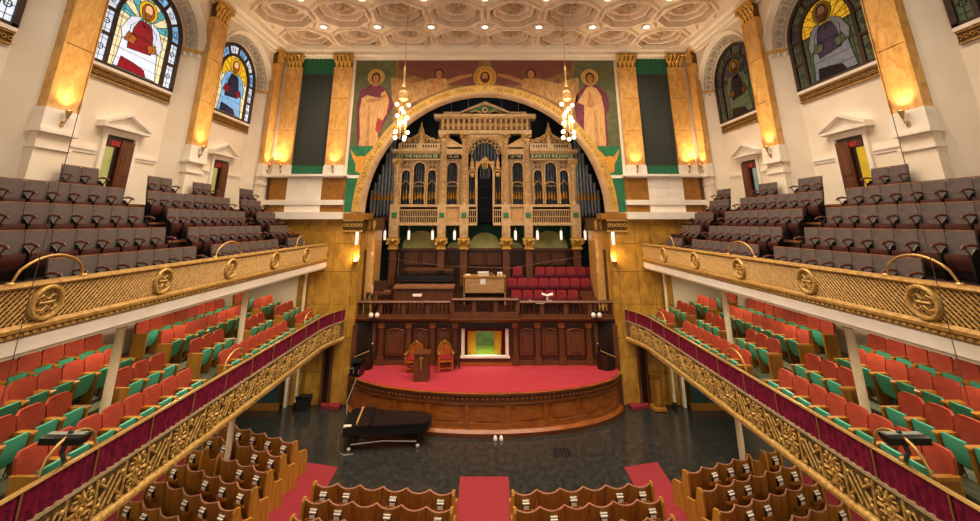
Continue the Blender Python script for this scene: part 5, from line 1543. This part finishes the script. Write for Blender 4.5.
# red choir seats
k1 = MB(); rounded_back(k1, .46, .38, .86, 0, .12, .06, .02, .04); kb = M(k1, 'backrest', 'velvet_choir', 40)
k2 = MB(); pan(k2, .42, .30, .58, -.06, -.14, .06); kp = M(k2, 'seat_pan', 'choir_seat', 40)
k3 = MB(); k3.box(-.015, .015, -.16, .06, .0, .52); ks = M(k3, 'standard', 'walnut_mid')
def choir_seat(x, y, z, lab):
    t = thing('choir_chair', lab, 'chair', (x, y, z), 0, 'red choir seats')
    obj('backrest', kb, t); obj('seat_pan', kp, t); obj('standard', ks, t, (.25, 0, 0)); obj('standard', ks, t, (-.25, 0, 0))
xs = [1.62]+[2.72+.51*i for i in range(6)]
for i, x in enumerate(xs): choir_seat(x, 21.6, 4.10, 'red choir seat in the back row, %s' % ('standing apart on the left' if i == 0 else ORD[i]+' from the left'))
for i in range(8): choir_seat(1.30+.50*i, 21.0, 3.66, 'red choir seat in the middle row, %s from the left' % ORD[i])
for i in range(6): choir_seat(1.45+.52*i, 20.35, 3.22, 'red choir seat in the front row behind the balustrade, %s from the left' % ORD[i])
# steps to the right of the choir
for i in range(3):
    pass
t = thing('choir_steps', 'short flight of wooden steps beside the red choir seats', 'steps', (5.0, 20.2, 3.1))
for i in range(4):
    m = MB(); m.box(4.45, 5.40, 19.75+.32*i, 21.4, 3.10+.22*i, 3.32+.22*i); m.build('step', 'walnut_mid', t)
# organ console with light wooden back
t = thing('organ_console', 'light oak organ console with papers on top behind the balustrade', 'console', (0, 20.6, 3.42))
m = MB(); m.box(-.98, .94, 20.50, 20.58, 3.95, 4.62); m.build('back_panel', 'console_wood', t)
for q in (-1.0, .90):
    m = MB(); m.box(q, q+.06, 20.5, 21.2, 3.4, 4.66); m.build('side_panel', 'console_wood', t)
m = MB(); m.box(-1.02, .98, 20.46, 21.2, 4.62, 4.68); m.build('top', 'oak_light', t)
for z in (4.2, 4.3): 
    m = MB(); m.box(-.7, .7, 20.9, 21.1, z, z+.03); m.build('keyboard', 'white', t)
m = MB(); m.box(-.22, .02, 20.485, 20.50, 4.32, 4.55); m.build('notice', 'paper', t)
for i, (a, b, h, mt, nm) in enumerate(((-.92, -.70, .06, 'white', 'stack of papers at the left end of the organ console'), (-.35, .18, .17, 'paper', 'tall stack of white music on the organ console'), (.22, .36, .13, 'edge_wood', 'small brown box beside the music on the organ console'), (.44, .52, .20, 'black', 'black metronome like object on the organ console'), (.58, .82, .15, 'white', 'white fan on the right of the organ console'))):
    m = MB(); m.bevbox(a, b, 20.56, 20.80, 4.68, 4.68+h, .01); o = m.build('desk_item', mt)
    tag(o, nm, 'desk item')
    o.name = ['paper_stack', 'sheet_music', 'small_box', 'metronome', 'desk_fan'][i]
    if i == 4:
        m = MB(); m.ring([(.02, 20.55), (.055, 20.55), (.055, 20.56), (.02, 20.56)], (.70, 4.76), 0, 2*pi, 10); m.build('fan_grille', 'silver_blue', o)
    if i == 1:
        m = MB(); m.box(a+.02, b-.02, 20.555, 20.56, 4.74, 4.75); m.box(a+.02, b-.02, 20.555, 20.56, 4.79, 4.80); m.build('sheet_edges', 'edge_wood', o)
# music desk / bench group on the left of the choir
t = thing('choir_desk', 'long reddish wooden choir desk behind the left balustrade', 'desk', (-2.8, 20.1, 3.1))
m = MB(); m.box(-4.1, -1.45, 20.05, 20.12, 3.1, 4.22); m.build('front_board', 'walnut_mid', t)
m = MB(); m.prism([(19.95, 4.20), (20.5, 4.30), (20.5, 4.34), (19.95, 4.26)], 'x', -4.15, -1.40); m.build('sloping_top', 'edge_wood', t)
for q in (-4.12, -1.5):
    m = MB(); m.box(q, q+.07, 20.1, 20.5, 3.1, 4.25); m.build('end_board', 'walnut', t)
t = thing('grand_piano', 'dark piano with closed lid on the left of the choir gallery', 'piano', (-2.9, 21.5, 3.6))
m = MB(); m.prism([(-4.2, 21.1), (-1.5, 21.1), (-1.5, 21.6), (-2.2, 22.2), (-3.9, 22.3), (-4.2, 21.9)], 'z', 4.30, 4.62); m.build('case', 'black', t)
m = MB(); m.prism([(-4.0, 21.5), (-1.55, 21.4), (-1.5, 21.9), (-2.2, 22.3), (-3.9, 22.4)], 'z', 4.82, 4.88); m.build('lid', 'walnut_mid', t)
m = MB(); m.box(-3.9, -1.6, 21.9, 22.0, 4.62, 4.82); m.build('lid_support', 'stage_wood', t)
for x, y in ((-4.0, 21.3), (-1.7, 21.3), (-3.0, 22.2)):
    m = MB(); m.lathe([(.06, 3.8), (.05, 3.9), (.08, 4.3)], (x, y, 0), 8); m.build('leg', 'black', t)
m = MB(); m.box(-4.1, -1.6, 21.0, 21.12, 4.36, 4.42); m.build('key_slip', 'dark_wood', t)
t = thing('music_bench', 'dark wooden bench with loose books at the far left of the choir', 'bench', (-4.8, 20.0, 3.1))
m = MB(); m.box(-5.35, -4.25, 19.85, 20.25, 3.98, 4.05); m.build('seat_board', 'walnut_mid', t)
for x in (-5.3, -4.35):
    m = MB(); m.box(x, x+.06, 19.88, 20.2, 3.1, 3.98); m.build('leg', 'walnut', t)
m = MB(); m.box(-5.3, -4.5, 20.3, 20.36, 4.05, 4.5); m.build('back_board', 'walnut', t)
m = MB(); m.box(-4.55, -4.28, 19.9, 20.15, 4.06, 4.14); tag(m.build('song_book', 'edge_wood'), 'brown book lying on the bench at the left of the choir', 'book')
m = MB(); m.tube([(-5.2, 19.8, 3.85), (-5.05, 19.78, 4.05), (-5.02, 19.78, 4.30), (-5.12, 19.78, 4.38)], .02, 6); tag(m.build('white_cable', 'white'), 'white cable curling up beside the left end of the choir balustrade', 'cable')
t = thing('gooseneck_lamp', 'small white desk lamp standing on the left choir balustrade', 'lamp', (-2.95, 19.35, 3.82))
m = MB(); m.prism([(-.18, 0), (.18, 0), (.20, .08), (-.20, .08)], 'y', 19.24, 19.40); m.v = [(p[0]-2.95+2.95-2.95, p[1], p[2]+4.0) for p in m.v]; m.build('shade', 'white', t)
m = MB(); m.tube([(-2.95, 19.35, 3.82), (-2.95, 19.33, 4.02)], .015, 6); m.build('stem', 'black', t)
m = MB()
for q in (-1, 1): m.add([(2.72, 19.30, 4.02), (2.72+q*.24, 19.28, 4.07), (2.72+q*.24, 19.42, 4.13), (2.72, 19.44, 4.06), (2.72, 19.30, 4.0), (2.72+q*.24, 19.28, 4.05), (2.72+q*.24, 19.42, 4.11), (2.72, 19.44, 4.04)], [(0, 1, 2, 3), (7, 6, 5, 4), (0, 4, 5, 1), (1, 5, 6, 2), (2, 6, 7, 3), (3, 7, 4, 0)])
m.box(2.68, 2.76, 19.36, 19.4, 3.82, 4.02)
tag(m.build('open_book', 'paper'), 'open white book on a stand on the right choir balustrade', 'book')
m = MB(); m.tube([(1.9, 19.28, 3.86), (2.2, 19.2, 3.74), (2.5, 19.2, 3.72), (2.9, 19.26, 3.85)], .012, 5); tag(m.build('looped_cable', 'white'), 'white cord looped over the right choir balustrade', 'cord')
m = MB(); m.tube([(-4.9, 21.8, 5.35), (-2, 21.7, 5.0), (1.2, 21.7, 4.9), (4.9, 21.8, 5.45)], .010, 5); tag(m.build('slack_wire', 'edge_wood'), 'thin slack wire strung across the choir below the lamps', 'wire')
m = MB(); m.box(-.45, .45, 19.55, 19.7, 3.1, 3.9); tag(m.build('reading_desk', 'walnut'), 'small dark reading desk behind the middle of the balustrade', 'desk')
for x in (-4.35, -1.2):
    m = MB(); m.lathe([(.16, 3.8), (.03, 3.83), (.015, 4.0), (.012, 5.6), (.03, 5.64)], (x, 21.9, 0), 8)
    tag(m.build('microphone_stand', 'silver_blue', None, 50), 'thin grey microphone stand behind the %s' % ('left end of the choir piano' if x < -2 else 'light oak organ console'), 'stand')

# ================================================================== FURNITURE ON THE STAGE
def armchair(x, y, rz, label):
    t = thing('armchair', label, 'chair', (x, y, ZS), rz, 'carved stage armchairs')
    def part(name, mb, mt='chair_wood', sm=None): return obj(name, M(mb, name, mt, sm), t)
    m = MB(); m.box(-.29, .29, -.26, .26, .36, .44); part('seat', m)
    m = MB(); m.bevbox(-.27, .27, -.25, .23, .44, .50, .02); part('cushion', m, 'velvet_choir')
    m = MB(); m.prism([(-.27, .50), (.27, .50)]+[(.29*cos(pi*i/12), .70+.28*sin(pi*i/12)) for i in range(13)], 'y', .22, .28); b = part('backrest', m)
    m = MB(); m.ring([(.24, .20), (.24, .30), (.30, .31), (.30, .19)], (0, .70), 0, pi, 14); obj('back_rim', M(m, 'back_rim', 'oak'), b)
    m = MB(); m.ball((0, .25, 1.0), .06, 8, 5); obj('crest', M(m, 'crest', 'oak'), b)
    for q in (-1, 1):
        m = MB(); m.prism([(-.26, .62), (-.30, .66), (-.26, .69), (.24, .67), (.24, .62)], 'x', q*.29-.035, q*.29+.035); part('armrest', m, 'oak')
        for yy in (-.24, .24):
            m = MB(); m.lathe([(.035, 0), (.045, .05), (.025, .10), (.045, .20), (.03, .36), (.045, .44), (.03, .55), (.035, .62)], (q*.27, yy, 0), 8); part('leg', m, 'chair_wood', 50)
    m = MB(); m.box(-.27, .27, -.25, -.22, .12, .16); part('stretcher', m)
    return t
armchair(-2.88, 18.65, radians(-8), 'carved wooden armchair half hidden behind the stage lectern')
armchair(-1.62, 18.75, radians(12), 'carved wooden armchair to the right of the stage lectern')
t = thing('lectern', 'plain wooden box lectern standing on the red stage carpet', 'lectern', (-2.35, 17.7, ZS))
for (nm, a, b, y0, y1, z0, z1) in (('front_panel', -2.70, -2.15, 17.50, 17.54, 0, .90), ('side_panel', -2.70, -2.66, 17.54, 18.05, 0, .92), ('side_panel', -2.18, -2.14, 17.54, 18.05, 0, .20), ('side_panel', -2.18, -2.14, 17.94, 18.05, .2, .92), ('shelf', -2.66, -2.18, 17.54, 18.0, .20, .23), ('shelf', -2.66, -2.18, 17.54, 18.0, .55, .58), ('top', -2.74, -2.10, 17.46, 18.08, .90, .95)):
    m = MB(); m.box(a, b, y0, y1, ZS+z0, ZS+z1); m.build(nm, 'walnut_mid' if nm != 'shelf' else 'velvet_maroon', t)
m = MB(); m.box(-2.48, -2.36, 17.485, 17.50, ZS+.76, ZS+.84); m.build('label_plate', 'oak_light', t)
m = MB(); m.tube([(-2.42, 17.48, ZS+.72), (-2.43, 17.47, ZS+.55), (-2.41, 17.48, ZS+.40)], .02, 6); m.build('tassel', 'oak_light', t)
t = thing('small_stand', 'small dark wooden stand by the right stage armchair', 'stand', (-1.15, 18.95, ZS))
m = MB(); m.box(-1.28, -1.02, 18.85, 19.1, ZS+.52, ZS+.56); m.build('top', 'dark_wood', t)
for x in (-1.26, -1.07):
    for y in (18.87, 19.05):
        m = MB(); m.box(x, x+.04, y, y+.04, ZS, ZS+.52); m.build('leg', 'dark_wood', t)
# audio gear heap at the left end of the stage
t = thing('instrument_case', 'black instrument case heaped at the left end of the stage', 'case', (-5.05, 18.2, ZS))
m = MB(); m.bevbox(-5.30, -4.80, 17.95, 18.45, ZS, ZS+.42, .05); m.build('body', 'black', t)
m = MB(); m.bevbox(-5.25, -4.85, 17.98, 18.42, ZS+.42, ZS+.56, .04); m.build('lid', 'piano_cover', t)
m = MB(); m.tube([(-5.22, 17.92, ZS+.30), (-5.15, 17.90, ZS+.36), (-5.08, 17.92, ZS+.28), (-5.10, 17.93, ZS+.15)], .015, 5); m.build('strap', 'chrome', t)
m = MB(); m.box(-4.92, -4.86, 17.93, 17.96, ZS+.12, ZS+.26); m.build('latch', 'chrome', t)
for s in (-1, 1):
    t = thing('stair_screen', 'curved dark wooden stair screen with brass handrail at the %s of the stage' % SIDE[s], 'screen', (s*5.0, 18.95, ZS))
    m = MB(); m.lathe([(.36, 0), (.36, .55), (.33, .55), (.33, 0)], (s*4.98, 19.02, ZS), 14, pi, 2*pi); m.build('curved_panel', 'dark_wood', t, 50)
    m = MB(); m.tube([(s*4.72, 18.72, ZS+.72), (s*5.30, 18.66, ZS+.50)], .018, 6); m.build('handrail', 'brass', t)
    m = MB(); m.lathe([(.03, 0), (.03, .8), (.045, .84), (.02, .90)], (s*4.66, 18.86, ZS), 8); m.build('newel', 'dark_wood', t)
    m = MB(); m.ball((s*4.66, 18.86, ZS+.94), .04, 8, 5); m.build('knob', 'chrome', t)

# ================================================================== CHANDELIERS
for s in (-1, 1):
    cx, cy = s*3.33, 16.0
    c = thing('chandelier', 'brass chandelier with clustered globe bulbs hanging %s of the arch' % SIDE[s], 'chandelier', (cx, cy, 10.2), group='globe chandeliers')
    m = MB(); m.tube([(cx, cy, 13.1), (cx, cy, ZC+.44)], .012, 5); m.build('chain', 'brass', c)
    m = MB(); m.lathe([(.02, 13.4), (.05, 13.3), (.03, 12.9), (.06, 12.6), (.10, 12.45), (.04, 12.40)], (cx, cy, 0), 10); m.build('stem', 'brass', c, 50)
    m = MB(); m.lathe([(.04, 12.34), (.15, 12.28), (.19, 12.20), (.17, 12.05), (.21, 12.02), (.20, 11.95), (.08, 11.88)], (cx, cy, 0), 14); m.build('crown', 'gold_pale', c, 50)
    R = .17
    for k in range(6):
        a = pi/3*k
        m = MB(); m.tube([(cx+.12*cos(a), cy+.12*sin(a), 11.92), (cx+R*cos(a), cy+R*sin(a), 11.5), (cx+R*cos(a), cy+R*sin(a), 10.3)], .012, 5); m.build('drop_rod', 'brass', c)
    i = 0
    for z, n, ph in ((11.72, 2, .3), (11.48, 2, 1.6), (11.22, 2, .8), (10.98, 2, 2.2), (10.58, 2, .3), (10.34, 3, 1.3)):
        for k in range(n):
            a = 2*pi*k/n+ph
            m = MB(); m.ball((cx+.24*cos(a), cy+.24*sin(a), z), .075, 10, 8); b = m.build('globe_bulb', 'bulb', c, 80)
            i += 1
    light('chandelier_lamp', 'POINT', (cx, cy, 11.05), CHANDELIER_W, WARM, size=.3, parent=c)

# ================================================================== PEWS
def pew(x0, y0, x1, y1, nseg, label, gap=(), books=(), group='oak pews', end0=True, end1=True, where=''):
    """pew whose back line runs from (x0,y0) to (x1,y1); people face away from the camera"""
    L = sqrt((x1-x0)**2+(y1-y0)**2); rz = math.atan2(y1-y0, x1-x0); w = L/nseg
    t = thing('pew', label, 'pew', (x0, y0, 0), rz, group)
    for k in range(nseg):
        if k in gap: continue
        m = MB(); vs = []; fs = []; n = 8
        for i in range(n+1):
            f = -1+2*i/n; x = w*(k+.5)+w*.485*f
            yb = -.09*(1-f*f); zt = .905+.045*abs(f)**2.0
            vs += [(x, yb+.03, .10), (x, yb-.02, zt), (x, yb+.015, zt), (x, yb+.065, .10)]
        for i in range(n):
            for j in range(4): fs.append((i*4+j, i*4+(j+1) % 4, i*4+4+(j+1) % 4, i*4+4+j))
        fs += [(0, 1, 2, 3), (n*4+3, n*4+2, n*4+1, n*4)]
        m.add(vs, fs); obj('back_panel', M(m, 'back_panel', 'oak', 40), t)
        m = MB(); m.tube([(w*(k+.5)+w*.5*(-1+2*i/n), -.09*(1-(-1+2*i/n)**2), .915+.045*abs(-1+2*i/n)**2) for i in range(n+1)], .018, 5)
        obj('top_bead', M(m, 'top_bead', 'pew_bead'), t)
        m = MB(); m.box(w*k+.01, w*(k+1)-.01, .06, .44, .40, .43); sb = obj('seat_board', M(m, 'seat_board', 'oak'), t)
        m = MB(); m.bevbox(w*k+.02, w*(k+1)-.02, .07, .45, .43, .48, .015); obj('cushion', M(m, 'cushion', 'carpet_aisle'), sb)
    ends = [0, nseg]
    for g in gap: ends += [g, g+1]
    for e in ends:
        if (e == 0 and not end0) or (e == nseg and not end1): continue
        m = MB(); m.prism([(-.10, 0), (-.12, .5), (-.09, .92), (-.05, .99), (.06, .97), (.10, .80), (.16, .64), (.42, .60), (.48, .55), (.48, 0)], 'x', e*w-.03, e*w+.03)
        obj('end_panel', M(m, 'end_panel', 'oak_light'), t)
    c, s_ = cos(rz), sin(rz)
    for bi, k in enumerate(books):
        x = w*(k+.5)
        m = MB(); m.box(x-.13, x+.13, -.17, -.06, .60, .63); m.box(x-.13, x+.13, -.175, -.16, .60, .68)
        for q in (-.15, .15): m.lathe([(.035, .60), (.035, .64), (.025, .64)], (x+q, -.12, 0), 8)
        obj('book_rack', M(m, 'book_rack', 'oak'), t)
        def Wp(px, py): return (x0+px*c-py*s_, y0+px*s_+py*c)
        bx, by = Wp(x, -.115)
        bk = thing('hymn_book', 'hymn books in rack, %s, %s from the left' % (where, ORD[bi]), 'book', (bx, by, .63), rz, 'hymn books in the pew racks')
        for j, (dy, h, tilt) in enumerate(((-.045, .15, .0), (-.012, .19, .02))):
            m = MB(); m.box(-.085, .085, dy, dy+.022, 0, h); obj('cover', M(m, 'cover', 'black_matte'), bk)
            m = MB(); m.box(-.08, .08, dy-.004, dy+.026, h-.012, h+.015); obj('page_block', M(m, 'page_block', 'white'), bk)
        m = MB(); m.box(-.065, .065, -.054, -.045, .03, .11); obj('cover_label', M(m, 'cover_label', 'paper'), bk)
    return t
RN = ['front', 'second', 'third', 'fourth', 'fifth', 'sixth', 'seventh']
BK = [[(0, 1, 3, 5), (0, 1, 3, 5), (0, 2, 3, 5)], [(0, 1, 3, 5), (1, 3, 4), (0, 2, 4, 5)]]
for r in range(3):
    pew(-4.16, 12.06-.60*r, -.74, 11.70-.60*r, 6, 'scalloped oak pew left of the centre aisle, %s row' % RN[r], books=[(0, 1, 3, 5), (0, 1, 3, 5), (0, 2, 3, 5)][r], where='left centre block, %s pew' % RN[r])
    pew(.66, 11.70-.60*r, 4.06, 12.06-.60*r, 6, 'scalloped oak pew right of the centre aisle, %s row' % RN[r], books=[(0, 2, 4, 5), (1, 3, 5), (0, 2, 5)][r], where='right centre block, %s pew' % RN[r])
for r in range(7):
    x0, y0, x1, y1 = -8.40, 15.24-.725*r, -5.50, 13.98-.725*r
    pew(x0, y0, x1, y1, 5, 'scalloped oak pew in the left side block, %s row' % RN[r], gap=(1,) if r == 2 else (),
        books=[(1, 2, 3, 4), (0, 1, 3, 4), (0, 3, 4), (0, 2, 3, 4), (0, 2, 3, 4), (0, 1, 3), (0, 2, 4)][r], where='left side block, %s pew' % RN[r])
for r in range(5):
    x0, y0, x1, y1 = 5.12, 12.52-.735*r, 8.24, 13.65-.735*r
    pew(x0, y0, x1, y1, 6, 'scalloped oak pew in the right side block, %s row' % RN[r], gap=(4,) if r == 0 else (),
        books=[(1, 2, 3, 5), (1, 2, 4, 5), (1, 2, 4, 5), (1, 3, 5), (1, 3, 5)][r], where='right side block, %s pew' % RN[r])
# aisle carpets
def carpet(pts, label):
    m = MB(); m.prism(pts, 'z', .002, .014); tag(m.build('aisle_carpet', 'carpet_aisle'), label, 'carpet')
carpet([(-.72, 14.18), (.68, 14.18), (.62, 8), (-.68, 8)], 'red carpet runner on the centre aisle between the pews')
carpet([(-5.52, 14.92), (-4.42, 14.65), (-4.22, 8), (-5.42, 8)], 'red carpet runner on the left aisle')
carpet([(4.18, 14.65), (5.28, 14.92), (5.06, 8), (4.12, 8)], 'red carpet runner on the right aisle')
carpet([(-9.5, 15.4), (-8.5, 15.3), (-8.5, 8), (-9.5, 8)], 'red carpet runner along the far left wall under the gallery')
carpet([(8.5, 14.0), (9.5, 14.3), (9.5, 8), (8.5, 8)], 'red carpet runner along the far right wall under the gallery')

# ================================================================== PIANO ON THE FLOOR
p = thing('grand_piano', 'black covered grand piano on the dark floor left of the stage front', 'piano', (-3.3, 16.2, 0))
ang = radians(6)
def PP(x, y): return (-4.58+x*1.13*cos(ang)-y*sin(ang), 15.42+x*1.13*sin(ang)+y*cos(ang))
out = [(0, 0), (2.2, 0), (2.42, .12), (2.5, .4), (2.38, .75), (1.9, .95), (1.3, 1.05), (.8, 1.25), (.45, 1.38), (0, 1.40)]
m = MB(); m.prism([PP(*q) for q in out], 'z', .45, .68); m.build('body', 'piano_cover', p)
lidp = [(.72, -.02), (2.2, -.02), (2.44, .12), (2.52, .4), (2.4, .76), (1.9, .97), (1.3, 1.07), (.72, 1.28)]
m = MB(); m.prism([PP(*q) for q in lidp], 'z', .68, .73); m.build('lid', 'piano_lid', p)
m = MB(); m.prism([PP(.42, -.02), PP(.74, -.02), PP(.74, 1.40), PP(.42, 1.40)], 'z', .68, .74); m.build('front_lid', 'piano_lid', p)
m = MB(); m.prism([PP(.70, -.03), PP(.78, -.03), PP(.78, 1.32), PP(.70, 1.32)], 'z', .73, .76); m.build('lid_hinge', 'black', p)
m = MB(); m.prism([PP(.06, .0), PP(.36, .0), PP(.36, 1.38), PP(.06, 1.38)], 'z', .68, .72); m.build('key_lid', 'black', p)
m = MB(); m.prism([PP(.34, .1), PP(.38, .1), PP(.38, 1.3), PP(.34, 1.3)], 'z', .72, .80); m.build('music_ledge', 'gold_pale', p)
m = MB(); m.prism([PP(.0, .0), PP(.22, .0), PP(.22, .12), PP(.0, .12)], 'z', .70, .74); m.build('paper_sheet', 'paper', p)
for q in ((.18, .12), (2.12, .12), (.18, 1.25), (2.1, .75)):
    x, y = PP(*q); m = MB(); m.lathe([(.05, .12), (.045, .3), (.06, .42)], (x, y, 0), 8); lg = m.build('leg', 'black', p)
    m = MB(); m.ball((x, y, .06), .06, 8, 6); m.build('caster', 'white', lg)
m = MB(); a, b = PP(.2, .15), PP(2.1, .15); m.tube([(*a, .16), (*PP(1.1, .2), .20), (*b, .16)], .02, 6); m.build('dolly_rail', 'chrome', p)
m = MB(); m.tube([(*PP(.18, .12), .4), (*PP(.7, .5), .16)], .018, 5); m.build('brace', 'black', p)
m = MB(); m.tube([(*PP(2.12, .12), .4), (*PP(1.5, .5), .18)], .018, 5); m.build('brace', 'black', p)
m = MB(); m.tube([(*PP(.1, .2), .65), (*PP(-.12, .1), .5), (*PP(-.10, .0), .1), (*PP(.05, -.1), .01), (*PP(.35, -.08), .01)], .012, 5); m.build('power_cord', 'chrome', p)
m = MB(); m.tube([(-4.95, 17.9, 1.3), (-4.95, 16.9, .9), (-4.75, 16.3, .72)], .015, 5); tag(m.build('cable', 'silver_blue'), 'grey cable running down from the stage to the piano', 'cable')

# ================================================================== FLOOR LEVEL BY THE STAGE
t = thing('waste_bin', 'black waste bin by the marble wall under the left gallery', 'bin', (-7.12, 18.55, 0))
m = MB(); m.add([(-7.34, 18.40, 0), (-6.94, 18.40, 0), (-6.94, 18.72, 0), (-7.34, 18.72, 0), (-7.40, 18.36, .48), (-6.88, 18.36, .48), (-6.88, 18.76, .48), (-7.40, 18.76, .48)], [(0, 3, 2, 1), (0, 1, 5, 4), (1, 2, 6, 5), (2, 3, 7, 6), (3, 0, 4, 7), (4, 5, 6, 7)]); m.build('body', 'black_matte', t)
m = MB(); m.box(-7.42, -6.86, 18.35, 18.40, .44, .52); m.build('rim', 'black', t)
t = thing('wooden_stand', 'oak pedestal stand in front of the right marble wall', 'stand', (6.82, 18.5, 0))
m = MB(); m.bevbox(6.56, 7.08, 18.32, 18.75, 0, .16, .03); m.build('base', 'oak_light', t)
m = MB(); m.box(6.66, 6.98, 18.42, 18.66, .16, 1.2); m.build('column', 'oak', t)
m = MB(); m.box(6.58, 7.06, 18.34, 18.72, 1.2, 1.32); m.build('top', 'oak', t)
m = MB(); m.box(6.74, 6.90, 18.40, 18.42, .25, 1.1); m.build('fluting', 'oak_light', t)
for s in (-1, 1):
    # doorway beside the stage
    door_no += 1
    d = structure('door_%d' % door_no, (s*6.46, YB, 0))
    m = MB(); m.box(*sorted((s*6.30, s*6.62)), YB-.02, YB+.02, 0, 2.3); m.build('door_leaf', 'dark_wood', d)
    for x in (6.30, 6.62):
        m = MB(); m.box(s*x-.05, s*x+.05, YB-.12, YB+.02, 0, 2.35); m.build('door_jamb', 'walnut_mid', d)
    m = MB(); m.prism([(s*5.75, 18.55), (s*6.55, 18.75), (s*6.55, 19.0), (s*5.75, 19.0)], 'z', 0, .10)
    o = tag(m.build('red_step', 'carpet_aisle'), 'low red carpeted step by the %s side door of the stage' % SIDE[s], 'step')
    # dark teal boarding and its wooden plinth
    t = thing('teal_screen', 'dark teal screen with wooden plinth under the %s gallery' % SIDE[s], 'screen', (s*8.9, 18.6, 0))
    m = MB(); m.box(*sorted((s*8.15, s*9.9)), 18.55, 18.62, .24, 2.2); m.build('board', 'teal', t)
    m = MB(); m.box(*sorted((s*8.10, s*9.9)), 18.50, 18.62, 0, .24); m.build('plinth', 'oak', t)
    m = MB(); m.box(*sorted((s*7.90, s*8.02)), 18.75, 18.95, 0, 2.3); tag(m.build('cream_casing', 'plaster_white'), 'cream door casing beside the teal screen under the %s gallery' % SIDE[s], 'casing')
for x in (.35, .55):
    m = MB(); m.lathe([(.06, 0), (.07, .05), (.04, .12), (.03, .13)], (x, 16.25, 0), 8); tag(m.build('floor_cup', 'white', None, 50), 'small white cup on the floor before the stage, %s of the two' % ('left' if x < .5 else 'right'), 'cup')
m = MB(); m.box(2.15, 2.75, 15.2, 15.75, .001, .012); v = m.build('floor_grate', 'black_matte'); tag(v, 'black rectangular grate in the floor right of the stage centre', 'grate')
m = MB()
for k in range(5): m.box(2.2+k*.11, 2.26+k*.11, 15.24, 15.71, .012, .018)
tag(m.build('grate_bars', 'black', v), kind='stuff')
